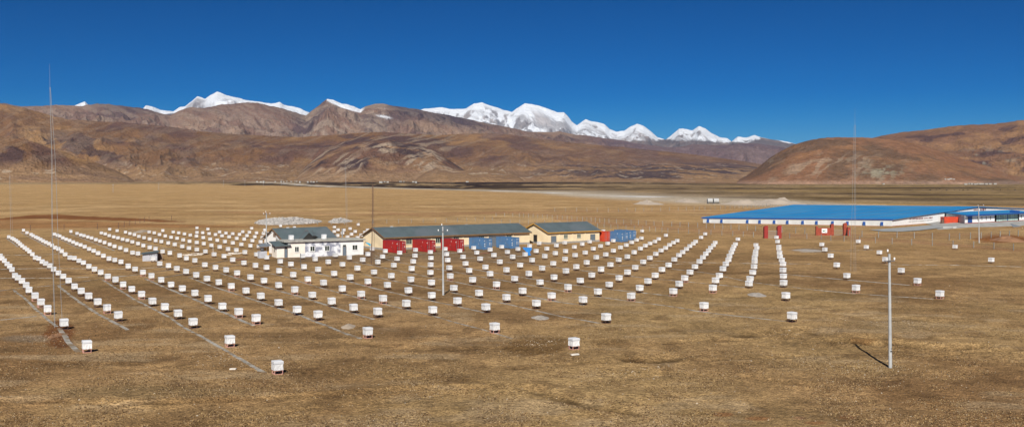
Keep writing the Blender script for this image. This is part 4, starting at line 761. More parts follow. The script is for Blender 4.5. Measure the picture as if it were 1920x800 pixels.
for k in range(1,9):
    t=k/9;p=a0.lerp(c0,t)+ov;q=rA.lerp(rC,t);zp=EZa+(EZc-EZa)*t-.18+.285;b.add([zz(p-eH*.14,zp),zz(p+eH*.14,zp),zz(q+eH*.14,ZR+.285),zz(q-eH*.14,ZR+.285)],[(0,1,2,3)])
    if True: b.v[-4:]=[(x,y,z+.02) for x,y,z in b.v[-4:]]
b.build('roof_seam',M['tan'],rf)
b=MB();e=.03;p,q=a0+ov+pn*e-oe,c0+ov+pn*e+oe
b.add([zz(p,EZa-.30),zz(q,EZc-.30),zz(q,EZc+.08),zz(p,EZa+.08),zz(p-pn*.02,EZa-.30),zz(q-pn*.02,EZc-.30),zz(q-pn*.02,EZc+.08),zz(p-pn*.02,EZa+.08)],[(0,1,2,3),(5,4,7,6),(3,2,6,7),(4,5,1,0)]);b.build('gutter',M['hblue'],rf)
gn=Vector((gv.y,-gv.x,0))
b=MB();b.add([zz(a0+pn*.05,-.4),zz(c0+pn*.05,-.4),zz(c0+pn*.05,.08),zz(a0+pn*.05,.08)],[(0,1,2,3)]);b.add([zz(c0+gn*.05,-.4),zz(rC+gn*.05,-.4),zz(rC+gn*.05,.14),zz(c0+gn*.05,.14)],[(0,1,2,3)]);b.build('base_course',M['brick'],hall)
for px in (1328,1353.3,1401.7,1424.7,1452,1476.7,1505.3,1531.3,1561.3,1589.2,1620.5,1653.7):
    k=(px-CX)/F;t=(k*HC.y-HC.x)/(k*(-dH.y)+dH.x) # along from HC
    t=(HC.x-k*HC.y)/(dH.x-k*dH.y);q=-dH*t
    wd=.46;dp=.7
    hb_=MB();A0=q-eH*wd;A1=q+eH*wd
    hb_.hexa([zz(A0+pn*dp,.25),zz(A1+pn*dp,.25),zz(A1+pn*.01,.25),zz(A0+pn*.01,.25),zz(A0+pn*dp,EZ-1.0),zz(A1+pn*dp,EZ-1.0),zz(A1+pn*.01,EZ-.8),zz(A0+pn*.01,EZ-.8)])
    o=hb_.build('vent_box',M['hblue'],hall)
    s_=MB();s_.hexa([zz(A1+pn*dp+eH*.01,.25),zz(A1+pn*dp+eH*.06,.25),zz(A1+eH*.06+pn*.01,.25),zz(A1+eH*.01+pn*.01,.25),zz(A1+pn*dp+eH*.01,EZ-1.0),zz(A1+pn*dp+eH*.06,EZ-1.0),zz(A1+eH*.06+pn*.01,EZ-.8),zz(A1+eH*.01+pn*.01,EZ-.8)]);s_.build('side_panel',M['signw'],o)
    s_=MB();s_.hexa([zz(A0+pn*dp,.02),zz(A1+pn*dp,.02),zz(A1+pn*.01,.02),zz(A0+pn*.01,.02),zz(A0+pn*dp,.248),zz(A1+pn*dp,.248),zz(A1+pn*.01,.248),zz(A0+pn*.01,.248)]);s_.build('base',M['gry'],o)  # dark grey block standing in for the shadow under the vent box
# lettering on the gable
def text(body,p,d,size,mat,parent,z,width=None,name='lettering'):
    cu=bpy.data.curves.new(name,'FONT');cu.body=body;cu.size=size;cu.extrude=.02;cu.align_x='LEFT';cu.space_character=1.25;cu.offset=size*.012
    o=bpy.data.objects.new(name,cu);COL.objects.link(o);bpy.context.view_layer.update()
    w0=o.dimensions.x
    me=bpy.data.meshes.new_from_object(o.evaluated_get(bpy.context.evaluated_depsgraph_get()));me.name=name
    bpy.data.objects.remove(o)
    o=bpy.data.objects.new(name,me);COL.objects.link(o);me.materials.clear();me.materials.append(mat)
    o.parent=parent;o.location=p+Vector((0,0,z));o.rotation_euler=(math.radians(90),0,math.atan2(d.y,d.x))
    if width and w0>0:o.scale=(width/w0,1,1)
    return o
def gpos(px): k=(px-CX)/F;return (k*HC.y-HC.x)/(gv.x-k*gv.y)
for body,a,b_,py,sz,mt in (('\u7f8a\u516b\u4e95\u5b87\u5b99\u5c04\u7ebf\u89c2\u6d4b ARGO \u5b9e\u9a8c\u5385',1705,1748.5,410.2,.55,'text'),('ARGO LABORATORY OF YBJ COSMIC RAY OBSERVATORY',1703.5,1748.5,414.3,.36,'textg'),('ARGO',1825.3,1834.6,394.5,1.0,'text'),('\u5b9e\u9a8c\u5385',1837.6,1848.7,394.3,1.0,'text')):
    x0,x1=gpos(a),gpos(b_);pm=HC+gv*(x0+x1)/2
    text(body,gv*x0+gn*.06,gv,sz,M[mt],hall,hz(py,pm),x1-x0)
# entrance wing
E0=G(1809,419,.7);E1d=G(1911,413.6,.7)-E0;e=E1d.normalized();n_=Vector((-e.y,e.x,0));LE=E1d.length
en=tag(empty('entrance_wing',Vector((E0.x,E0.y,0)),math.degrees(math.atan2(e.x,e.y))),'white entrance wing with blue roof, narrow windows and green glazed front','building')
XE=lambda px:(((px-CX)/F)*E0.y-E0.x)/(e.x-((px-CX)/F)*e.y)
bk=HC+gv*gpos(1773)-Vector((E0.x,E0.y,0));lx=bk.dot(e);ly=bk.dot(n_)
def sh_(x0,x1,y0,mat,nm_='wall'):
    b=MB();b.hexa([(x0,y0,-.5),(x1,y0,-.5),(x1+lx,ly,-.5),(x0+lx+.01,ly,-.5),(x0,y0,3.5),(x1,y0,3.5),(x1+lx,ly,3.5),(x0+lx+.01,ly,3.5)]);b.build(nm_,mat,en)
sh_(.01,XE(1865),0,M['hwallw']);sh_(XE(1911),XE(1911)+12,0,M['hwallw'])
sh_(XE(1865)+.004,XE(1911)-.004,2.2,M['gry'],'inner_wall')
g=MB();g.box(XE(1871),XE(1911)-.01,.5,.6,.75,3.45);go=g.build('glass_front',M['cglass'],en)
for k in range(13):
    q=MB();x=XE(1871)+(XE(1911)-XE(1871)-.2)*k/12;q.box(x,x+(.35 if k==6 else .07),.40,.495,.7,3.5);q.build('mullion',M['hblue' if k==6 else 'steel'],go)
q=MB();q.box(XE(1871),XE(1911)-.02,.42,.47,1.6,1.68);q.build('rail',M['steel'],go)
door(en,XE(1814.5),XE(1822.5)-XE(1814.5),2.5,0,'hblue',z0=.72)
for px in (1833.5,1841,1849,1857): 
    x=XE(px)-.35;q=MB();q.box(x,x+.62,-.04,-.004,1.55,2.9);o=q.build('window',M['wframe'],en);q=MB();q.box(x+.06,x+.56,-.055,-.041,1.61,2.84);q.build('pane',M['glass'],o)
x=XE(1914);q=MB();q.box(x,x+.62,-.04,-.004,1.55,2.9);o=q.build('window',M['wframe'],en);q=MB();q.box(x+.06,x+.56,-.055,-.041,1.61,2.84);q.build('pane',M['glass'],o)
# left side wall goes back to the hall
bk=HC+gv*gpos(1773)-Vector((E0.x,E0.y,0));lx=bk.dot(e);ly=bk.dot(n_)
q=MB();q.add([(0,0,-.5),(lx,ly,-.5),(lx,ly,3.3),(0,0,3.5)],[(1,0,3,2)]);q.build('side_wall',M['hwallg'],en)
q=MB();LX=XE(1911)+12
q.hexa([(-.9,-1.1,3.42),(LX,-1.1,3.42),(LX+lx,ly,3.42),(lx-.8,ly,3.42),(-.9,-1.1,3.80),(LX,-1.1,3.80),(LX+lx,ly,3.80),(lx-.8,ly,3.80)]);q.build('roof',M['hroof'],en)
q=MB();q.box(-.95,LX,-1.16,-1.105,3.35,3.83);q.build('gutter',M['hblue'],en)
q=MB();x=XE(1905);q.box(x,x+3.4,.2,2.4,3.805,4.5);q.build('roof_box',M['hblue'],en)
q=MB();q.box(-.04,LX,-.06,-.003,.55,.9);q.build('base_course',M['brick'],en)
# platform bank, apron and road
pb=MB();P=[G(1747,431.5),G(1800,428.5),G(1870,426),G(1925,423.5),G(2010,420)]
T=[G(1756,422.5,.15),G(1809,421,.68),G(1870,417,.68),G(1925,414.3,.68),G(2010,411,.68)]
vs=[zz(v,-.2) for v in P]+[zz(v,v.z) for v in T]+[zz(v+Vector((6,30,0)),v.z) for v in T];n5=5
pb.add(vs,[(k,k+1,n5+k+1,n5+k) for k in range(4)]+[(n5+k,n5+k+1,2*n5+k+1,2*n5+k) for k in range(4)])
tag(pb.build('retaining_bank',M['plinth']),'grey stone bank carrying the entrance wing','retaining bank')
q=MB();a=G(1769,429.2);b_=G(1792,428.6);a2=G(1768,424.5,.45);b2=G(1793,424,.45);q.hexa([a+Vector((0,-.25,-.1)),b_+Vector((0,-.25,-.1)),b_+Vector((0,.2,-.1)),a+Vector((0,.2,-.1)),a2+Vector((0,-.35,0)),b2+Vector((0,-.35,0)),b2,a2]);tag(q.build('concrete_panel',M['plate']),'pale flat concrete panel leaning on the grey bank','panel')
q=MB();a=G(1898,425);q.prism([a+Vector((0,-.6,-.1)),a+Vector((4.2,2.3,-.1)),a+Vector((.3,2.2,1.0))],(.5,-.4,0));tag(q.build('ramp_wall',M['gry']),'dark triangular ramp wall in the grey bank','wall')
rd=MB();Q=[(1630,431.5),(1680,427.8),(1762,421.3),(1830,419.6),(1764,427.5),(1722,432.6),(1690,434.6),(1655,434.4)]
rd.add([tuple(G(*q_)+Vector((0,0,gzs(G(*q_).x,G(*q_).y)+.16))) for q_ in Q],[tuple(range(len(Q)))[::-1]]);tag(rd.build('road',M['road']),kind='structure')
container(1773,420.6,math.degrees(math.atan2(gv.x,gv.y))+6,M['ored'],'orange-red container standing by the white wall of the large hall',None,loc=G(1768.5,421.6),marks=False)
o_=[o for o in bpy.data.objects if o.get('label','').startswith('orange-red container standing')][0];o_.location=G(1768.5,420.9)+Vector((0,2.4,.2));o_.rotation_euler=(0,0,math.radians(-80))
q=MB();q.box(-.45,.45,-.4,.4,0,1.6);tag(q.build('power_cabinet',M['rust'],loc=G(1766.8,420.9)+Vector((0,0,.1))),'dark brown cabinet beside the orange-red container','cabinet')
# ------------------------------------------------------------------ gates
def gpost(px,py,hh,wd,mat,label,lean=0,dep=.9):
    p=G(px,py);b=MB();n=8;pts=[(-wd/2,0,-.3),(wd/2,0,-.3),(wd/2,0,hh*.95)]
    for k in range(n+1):
        a=math.pi/2*k/n;pts.append((wd/2-wd*(math.sin(a)),0,hh*.95+ (hh*.05)*math.cos(a) if not lean else hh*.97-hh*.06*math.sin(a)))
    b.prism(pts[:3]+pts[3:],(0,dep,0));o=b.build('gate_post',mat);o.location=p;return o
g1=tag(empty('gate',G(1449,446.5)),'grey mesh gate between two dark red rounded pillars','gate')
sc_=16/(446-HOR)
def lp(px,py=446.3): return (px-1449)*16/(py-HOR)
for px0,px1,tp in ((1433.2,1440.2,423),(1458,1465.5,422.3)):
    x0,x1=lp(px0),lp(px1);hh=(446.3-tp)*16/(446.3-HOR);b=MB();pts=[(x0,0,-.3),(x1,0,-.3),(x1,0,hh)]
    for k in range(1,8):
        a=math.pi/2*k/7;pts.append((x1-(x1-x0)*math.sin(a)*1.0,0,hh-(x1-x0)*.55*(1-math.cos(a))))
    b.prism(pts,(0,1.3,0));b.build('pillar',M['dred'],g1)
b=MB();x0,x1=lp(1440.5),lp(1457.7);b.box(x0,x1,.5,.56,.1,.16);b.box(x0,x1,.5,.56,2.0,2.06)
for k in range(15): x=x0+(x1-x0)*k/14;b.box(x,x+.035,.51,.55,.1,2.05)
b.build('leaf',M['mesh'],g1)
g2=tag(empty('entrance_gate',G(1556,441)),'red brick entrance wall with white sign board and tall pillars','gate')
def lq(px,py=440.5): return (px-1556)*16/(py-HOR)
def hq(y0,y1=440.3): return (y1-y0)*16/(y1-HOR)
b=MB();b.box(lq(1533.8),lq(1558),.1,.55,-.3,hq(426.6));b.box(lq(1530.3),lq(1533.7),0,.8,-.3,hq(423.5));b.build('brick_wall',M['brick'],g2)
b=MB();b.prism([(lq(1558.1),-.05,-.3),(lq(1563.4),-.05,-.3),(lq(1563.4),-.05,hq(419)),(lq(1558.1),-.05,hq(420.3))],(0,1.2,0));b.build('pillar',M['brick'],g2)
b=MB();b.prism([(lq(1581),-.4,-.3),(lq(1587.3),-.4,-.3),(lq(1587.3),-.4,hq(417)),(lq(1584),-.4,hq(417.3)),(lq(1581),-.4,hq(419.5))],(0,1.0,0));b.build('pillar',M['brick'],g2)
b=MB();b.prism([(lq(1584.5),-1.6,-.3),(lq(1591),-1.6,-.3),(lq(1591),-1.6,hq(425)),(lq(1586),-1.6,hq(425))],(0,.9,0));b.prism([(lq(1582),-1.2,-.3),(lq(1585.5),-1.7,-.3),(lq(1585.5),-1.7,hq(425))],(0,.1,0),1);b.build('low_pillar',[M['brick'],M['black']],g2)
b=MB();b.box(lq(1541),lq(1551),.02,.095,hq(435.6),hq(427.8));o=b.build('sign_board',M['signw'],g2)
b=MB();b.box(lq(1542.3),lq(1544.6),.005,.018,hq(432.6),hq(430.9));b.box(lq(1543.6),lq(1545.6),.005,.018,hq(433.4),hq(431.8));b.prism([(lq(1545.2),.005,hq(430)),(lq(1549),.005,hq(434)),(lq(1547.8),.005,hq(434.2)),(lq(1545),.005,hq(431.4))],(0,.013,0));b.box(lq(1547),lq(1548.8),.005,.018,hq(431),hq(430.1));b.build('emblem',M['signg'],o)
b=MB();x0,x1=lq(1563.6),lq(1580.8);b.box(x0,x1,.4,.45,.1,.15);b.box(x0,x1,.4,.45,1.5,1.55)
for k in range(12): x=x0+(x1-x0)*k/11;b.box(x,x+.035,.41,.44,.1,1.55)
b.build('leaf',M['mesh'],g2)
# ------------------------------------------------------------------ poles
def pole(px,py,top,lean,label,arms,r0=.16,r1=.095,mark=False,az=0,side=False):
    p=GG(px,py);hh=(py-top)*16/(py-HOR);r=tag(empty('utility_pole',p,None,0),label,'utility pole','concrete power poles')
    lx=lean*16/(py-HOR);b=MB();b.tube((0,0,-.5),(lx,0,hh),r0,r1,14);b.build('pole',M['conc'],r,smooth=False)
    for (ya,x0,x1,ins) in arms:
        z=(py-ya)*16/(py-HOR);f=z/hh;o0=lx*f;k=16/(py-HOR);b=MB();b.box((x0-px)*k,(x1-px)*k,-r1-.12,-r1-.04,z-.035,z+.035);ao=b.build('crossarm',M['dsteel' if side or ya<430 or ya>432.5 else 'steel'],r)
        b=MB();b.tube((o0-.01,-r1-.04,z),(o0,r1+.02,z),.02,.02,6);b.build('bolt',M['dsteel'],ao)
        for xi in ins:
            x=(xi-px)*k;b=MB();b.tube((x,-r1-.08,z+.036),(x,-r1-.08,z+.14),.015,.015,6);b.tube((x,-r1-.08,z+.10),(x,-r1-.08,z+.20),.075,.06,10);b.blob((x,-r1-.08,z+.22),.08,.08,.07,10,6,0);b.build('insulator',M['ins'],ao)
    b=MB();k=16/(py-HOR);b.tube((lx-.12,0,hh-.25),(lx-.14,0,hh+.22),.018,.018,6);b.build('top_bracket',M['dsteel'],r)
    b=MB();b.tube((lx-.14,0,hh+.2),(lx-.14,0,hh+.32),.07,.055,10);b.blob((lx-.14,0,hh+.34),.075,.075,.065,10,6,0);b.build('insulator',M['ins'],r)
    if mark:
        b=MB();b.tube((lx*.17,0,1.62),(lx*.17,0,1.70),r0*.93,r0*.93,14);b.build('band',M['dsteel'],r);b=MB();b.box(-.05,.05,-r0-.005,-r0+.02,1.38,1.5);b.build('hole',M['black'],r)
    return r
pole(1669.5,689,475,-2,'tall concrete power pole standing alone in the right foreground',[(487.5,1656.5,1676.5,(1675.5,))],.155,.10,True,side=True)
pole(831.2,553,424.5,-1,'concrete power pole before the red containers',[(433.4,822,840,(822,839))],.15,.095)
pole(499.5,480,399,0,'concrete power pole with two crossarms beside the white house',[(401.3,494,507,(494.5,506.5)),(436.5,492,511,(493,497,503,510))],.15,.1)
pole(1836,455.5,387,-1,'slim concrete power pole before the entrance wing of the hall',[(385.6,1834.5,1844.5,(1843.5,))],.14,.09)
b=MB();b.tube((0,0,-.2),(0,0,2.6),.045,.045);b.tube((0,0,2.55),(0,-.25,2.6),.03,.03);tag(b.build('pipe_post',M['dsteel'],loc=G(563.5,501)),'thin dark post standing before the white house among the boxes','post')
for px,yb,yt,lb in ((212,361,345,'faint pole nearest the tall lattice mast'),(297.5,356,343,'faint pole left of the river end'),(419,349.5,338,'faint pole above the pale river bed'),(459,350,338,'faint pole before the far village edge'),(494,349.5,338.5,'faint pole below the leftmost village houses'),(527.5,348,338.5,'faint pole below the middle of the far village'),(552,347.5,340,'smallest faint pole below the far village')):
    p=GG(px,yb);hh=(yb-yt)*16/(yb-HOR);r=tag(empty('line_pole',p),lb,'power pole','distant line of poles along the river')
    b=MB();b.tube((0,0,-1),(0,0,hh),.22,.16,6);b.build('pole',M['steel'],r);b=MB();b.box(-1.6,1.6,-.1,.1,hh*.9,hh*.93);b.build('crossarm',M['steel'],r)
# ------------------------------------------------------------------ lattice masts
def mast(px,py,segs,label,mat,n,r,whip=None,whipx=0,name='lattice_mast',guys=None):
    # segs: (photo row, photo column, width in photo px)
    p=GG(px,py);k=16/(py-HOR);rt=tag(empty(name,p),label,'mast','lattice masts')
    def at(z):
        zs=[(py-s[0])*k for s in segs];xs=[(s[1]-px)*k for s in segs];ws=[s[2]*k for s in segs];return np.interp(z,zs,xs),np.interp(z,zs,ws)
    top=(py-segs[-1][0])*k;cn=[]
    for i in range(3):
        b=MB()
        def pt(z):
            x,w_=at(z);a=math.radians(20+120*i);return Vector((x+w_*.56*math.cos(a),w_*.56*math.sin(a),z))
        cn.append(pt);m=24
        for j in range(m):b.tube(pt(top*j/m-(.3 if j==0 else 0)),pt(top*(j+1)/m),r,r,5,cap=False)
        b.build('leg',mat,rt)
    b=MB();st=top/n;br=r*1.25
    for j in range(n):
        for i in range(3):
            a,c=cn[i],cn[(i+1)%3];z0,z1=j*st,(j+1)*st
            if j%2:b.tube(a(z0),c(z1),br,br,4,cap=False)
            else:b.tube(c(z0),a(z1),br,br,4,cap=False)
            b.tube(a(z1),c(z1),br,br,4,cap=False)
    b.build('bracing',mat,rt)
    if whip:
        b=MB();x,w_=at(top);b.tube((x,0,top-.2),((whipx-px)*k,0,(py-whip)*k),.014,.006,5);b.build('rod',mat,rt)
    return rt
mast(107,613,[(613,107.5,15.5),(440,101.5,11.5),(350,100,9),(300,99.5,6.5),(230,96.5,4),(176,94.3,1.6),(166,93.8,1.0)],'tall grey lattice mast tapering to a rod beside the first row',M['steel'],26,.017,122,93)
mast(21.5,441,[(441,21.5,4),(380,20,3),(330,18.5,2)],'slim pale lattice mast at the far outer corner of the array',M['steel'],22,.015,310,17.5)
mast(651,425,[(425,651,3.2),(380,649.5,2.8),(312,647.5,2)],'slim pale lattice mast behind the pitched roof',M['steel'],24,.017,295,647)
mast(697.5,497,[(497,698,5.5),(440,699,4.5),(395,699,3),(345,698.8,1.8)],'slim rusty brown mast before the gable of the long building',M['rust'],36,.03,318,698.5)
mast(1600.5,509,[(509,1600.5,9.5),(440,1600.5,8),(385,1601.5,6.3),(300,1602,4.6),(235,1603,2.6)],'pale lattice mast before the large hall',M['steel'],26,.013,203,1603)
# ------------------------------------------------------------------ fences
def fence(pts,spacing,hh,label,mat='ppost',wires=3,r=.07,skip=()):
    P=[GG(*q) for q in pts];o0=P[0].copy();rt=tag(empty('wire_fence',o0),label,'fence');out=[];acc=0;nx=0
    for a,b in zip(P[:-1],P[1:]):
        L_=(b-a).length
        while nx<=acc+L_: out.append(a.lerp(b,(nx-acc)/L_));nx+=spacing*random.uniform(.93,1.07)
        acc+=L_
    out=out[:100]
    for q in out:
        b=MB();v=q-o0;z=gzs(q.x,q.y);t=random.uniform(-.06,.06);b.hexa([(v.x-r,v.y-r,z-.3-o0.z),(v.x+r,v.y-r,z-.3-o0.z),(v.x+r,v.y+r,z-.3-o0.z),(v.x-r,v.y+r,z-.3-o0.z),(v.x-r+t,v.y-r,z+hh-o0.z),(v.x+r+t,v.y-r,z+hh-o0.z),(v.x+r+t,v.y+r,z+hh-o0.z),(v.x-r+t,v.y+r,z+hh-o0.z)]);b.build('post',M[mat],rt)
    b=MB()
    for a,c in zip(out[:-1],out[1:]):
        for k in range(wires):
            z=hh*(.25+.65*k/max(1,wires-1));b.tube((a.x-o0.x,a.y-o0.y,z),(c.x-o0.x,c.y-o0.y,z),.006,.006,3,cap=False)
    b.build('wire',M['steel'],rt)
fence([(486,422),(560,422),(640,420.7),(721,419),(850,416),(938,412.5)],5.0,1.5,'thin post fence behind the pitched and long buildings')
fence([(940,418.5),(1000,419.5),(1060,422),(1126,427),(1167,430),(1209,432.5),(1253,436.4),(1299,438.5),(1372,442),(1428,445.6)],3.9,1.5,'front post fence ending at the dark red gate')
fence([(1480.5,446.7),(1509,447.5),(1538,449),(1568,452.5),(1598,452.5),(1631,455),(1698,458.7),(1769,461.7),(1845,465.3),(1925,471)],4.9,1.55,'front post fence between the dark red gate and the right side of the road')
fence([(930,406),(970,406.5),(1027,410),(1091,414.5),(1143,418.8),(1199,421.5),(1259,424.4),(1321,427.5),(1366,430),(1413,432.8),(1433,434)],3.9,1.75,'rear post fence running from the plain to the dark red gate',r=.08)
fence([(1466,436),(1488,436.7),(1521,439.5),(1531,440)],4.6,1.8,'short piece of fence between the two gates',r=.08)
fence([(1593,442.5),(1629,445),(1688,445.8),(1751.7,448.3),(1783,450),(1806.7,448.3),(1850,446.3),(1911,442.5),(1960,440)],4.9,1.75,'post fence before the road and entrance wing of the hall',r=.09)
fence([(1040,396.5),(1150,397.5),(1300,394.5),(1380,391),(1446,387.5)],5.6,2.0,'distant fence reaching the back corner of the large hall',r=.08)
fence([(-10,434),(26,433),(90,432),(153,430),(217,429),(280,414),(340,412)],10.5,1.9,'widely spaced dark posts beyond the far ends of the first rows','rust',1,.07)
# ------------------------------------------------------------------ heaps, rocks, debris
def heap(name,c,rx,ry,hh,mat,label,cat,seed,rough=.25,n=36,m=12):
    p=G(*c);k=16/(c[1]-HOR);b=MB();vs=[(0,0,hh)];
    A=rx*k;B=ry*k*(p.y/16)*1.0
    for i in range(1,m+1):
        t=i/m
        for j in range(n):
            a=2*math.pi*j/n;q=1+.22*float(fbm(np.array([math.cos(a)*1.5+seed]),np.array([math.sin(a)*1.5]),3,seed)[0])
            nn=float(fbm(np.array([t*math.cos(a)*4+seed]),np.array([t*math.sin(a)*4]),3,seed+5)[0])
            vs.append((A*t*q*math.cos(a),B*t*q*math.sin(a),max(-.15,hh*(math.cos(t*math.pi)*.5+.5)*(1+rough*nn*2)-.12*t)))
    fs=[(0,1+j,1+(j+1)%n) for j in range(n)]
    for i in range(m-1):
        for j in range(n):
            a=1+i*n+j;c_=1+i*n+(j+1)%n;fs.append((a,a+n,c_+n,c_))
    b.add(vs,fs);o=b.build(name,M[mat],smooth=True);o.location=(p.x,p.y,gzs(p.x,p.y));tag(o,label,cat);return o
heap('gravel_mound',(652,612),20,7,.26,'pgravel','beige gravel mound beside the foreground strip','gravel mound',3)
heap('gravel_mound',(1012,595.5),27,6,.26,'gravel','low grey gravel mound by the dark strip in the foreground','gravel mound',4)
heap('gravel_mound',(1418,552.5),24,5,.34,'gravel','brown-grey gravel mound behind the nearest right boxes','gravel mound',5)
heap('gravel_mound',(1514,469.5),42,4,.22,'gravel','wide flat gravel spread before the red brick entrance','gravel mound',6)
heap('sand_mound',(268,434.5),13,3.5,.55,'pgravel','small beige heap behind the far boxes on the left','sand heap',7)
heap('sand_mound',(1455,381),60,3.4,3.0,'sand','broad pale sand heap behind the blue roof','sand heap',8,.5)
heap('sand_mound',(1395,382.5),50,2.2,2.6,'sand','low pale sand bank beside the white tanks','sand heap',9,.5)
heap('sand_mound',(1290,378.5),28,1.8,2.2,'sand','rounded pale sand heap left of the white tanks','sand heap',10,.4)
heap('sand_mound',(1215,382.5),30,1.8,2.4,'sand','flatter pale sand heap on the open plain','sand heap',12,.4)
heap('soil_mound',(1892,451.5),34,4,.9,'soil','reddish dug soil heap by the slim pole','soil heap',13,.6)
heap('soil_mound',(105,630),14,7,.22,'soil','reddish loose soil around the foot of the tall mast','soil heap',14,.6)
def rocks(c,rx,ry,hh,n,label,seed):
    p=G(*c);k=16/(c[1]-HOR);A=rx*k;B=ry*k*p.y/16;b=MB();rg=random.Random(seed)
    for i in range(n):
        x=rg.uniform(-1,1);y=rg.uniform(-1,1)
        if x*x+y*y*1.0>1:continue
        z=hh*(1-x*x)**.5*(1-abs(y))*rg.uniform(.5,1.0)*(1.0 if x<.2 else 1.15-x*.7);s=rg.uniform(.22,.6)
        b.blob((x*A,y*B,z),s,s*rg.uniform(.6,1),s*rg.uniform(.5,.9),6,4,.35,seed=seed+i)
        b.blob((x*A,y*B,z*.4),s*1.2,s,s*.8,6,4,.3,seed=seed+i+9999)
    o=b.build('rock_pile',M['rock']);o.location=(p.x,p.y,0);tag(o,label,'rock pile',kind='stuff')
rocks((541,417.3),57,4.2,2.1,2600,'long heap of pale quarried rocks beyond the pitched roof',5)
rocks((638,416),18,2.4,1.5,500,'small heap of pale rocks near the slim mast',9000)
def debris(pts,label,cat,mat,L0,seed,name,flat=False):
    rg=random.Random(seed)
    for q in pts:
        p=G(*q);b=MB();l=L0*rg.uniform(.6,1.1);w_=.12 if not flat else .15
        b.hexa([(x,y,zz_+x*rg.uniform(0,.06)) for zz_ in (0,.10) for x,y in ((-l/2,-w_),(l/2,-w_),(l/2,w_),(-l/2,w_))])
        o=b.build(name,M[mat]);o.location=(p.x,p.y,gzs(p.x,p.y)+(rg.uniform(.02,.22) if not flat else .03));o.rotation_euler=(0,0,rg.uniform(-.6,.6));tag(o,label,cat,label if len(pts)>1 else None)
debris([(350,479),(356,477.5),(362,479.5),(366,476.5),(372,480),(376,478),(382,477),(386,476.5),(354,480.5)],'one of the scattered pale planks lying left of the white house','plank','plank',1.6,2,'plank')
debris([(427,478),(433,475.5),(437,477),(443,477.5),(448,476.5),(430,479.5)],'one of the pale planks stacked near the thin white rod','plank','plank',2.0,3,'plank')
debris([(445,487.5),(451,487),(457,486.6)],'one of the dark red beams lying among boxes near the white house','beam','rplank',1.5,4,'beam')
debris([(904,476.3),(908,476),(913,475.8)],'one of the rusty red beams lying before the blue containers','beam','rplank',1.2,5,'beam')
debris([(1078,665.7)],'thin pale slab lying before the nearest central box','slab','plank',.75,6,'slab',True)
debris([(437,692.7)],'thin pale slab lying in the grass before the nearest box','slab','plank',.7,7,'slab',True)
b=MB();b.tube((0,0,-.2),(0,0,2.0),.03,.03);tag(b.build('thin_pole',M['ins'],loc=G(399.5,477)),'thin white rod beside the plank pile','rod')
# white tanks
for i,(px,lb) in enumerate(((1331.5,'left one of two white cylindrical tanks on the plain'),(1343,'right one of two white cylindrical tanks on the plain'))):
    p=G(px,381.5);r=tag(empty('storage_tank',p),lb,'tank','white tanks on the plain');b=MB();b.tube((-1.9,0,1.9),(1.55,0,1.9),1.75,1.75,16);b.build('tank',M['tank'],r);b=MB();b.box(-1.9,-1.4,-1.5,1.5,-.1,.6);b.box(1.6,2.1,-1.5,1.5,-.1,.6);b.build('support',M['dsteel'],r)
    b=MB();b.tube((-1.95,0,1.9),(-1.91,0,1.9),1.5,1.5,16);b.build('end_cap',M['gry'],r)
# blue tarpaulin
p=G(989,478.8);tp=tag(empty('tarpaulin',p),'bright blue tarpaulin draped over a low frame beside the blue containers','tarpaulin')
b=MB();k=16/(478.8-HOR)
prof=[(-9.5,15.4),(8.3,15.0),(8.0,11),(5.2,8),(4.9,4.5),(6.6,.4),(1.2,.4),(.6,4),(-2.6,7.3),(-6.8,11.5)]
pts=[((x)*k,0,z*k) for x,z in prof];n=len(pts)
vs=pts+[(x*.9,.35,z*.97) for x,_,z in pts];b.add(vs,[tuple(range(n))]+[tuple(range(n,2*n))[::-1]]+[(j,n+j,n+(j+1)%n,(j+1)%n) for j in range(n)]);b.build('sheet',M['tarp'],tp)
b=MB();b.tube((-1.0,.4,-.2),(-1.0,.4,1.7),.04,.04);b.tube((.85,.4,-.2),(.85,.4,1.6),.04,.04);b.tube((-1.0,.4,1.6),(.85,.4,1.6),.04,.04);b.build('frame',M['wood'],tp)
# stones scattered (uncountable)
b=MB();rg=random.Random(77)
for i in range(1500):
    px=rg.uniform(-40,1960);py=rg.uniform(520,810)
    if rg.random()<.35:
        c=rg.choice([(1640,686,90,14),(1190,697,80,10),(1500,625,90,12),(430,668,60,18),(100,632,60,16),(1700,604,80,12),(1010,640,60,10)]);px=rg.gauss(c[0],c[2]*.5);py=rg.gauss(c[1],c[3]*.5)
    if py<500:continue
    p=G(px,py);s=rg.uniform(.015,.055)*(1.8 if rg.random()<.05 else 1);b.blob((p.x,p.y,gzs(p.x,p.y)+s*.3),s,s*.8,s*.6,5,3,.3,seed=i)
tag(b.build('scattered_stones',mk('pale_stone',(.45,.38,.29),.9,.2)),'small pale stones scattered over the steppe','stones',kind='stuff')
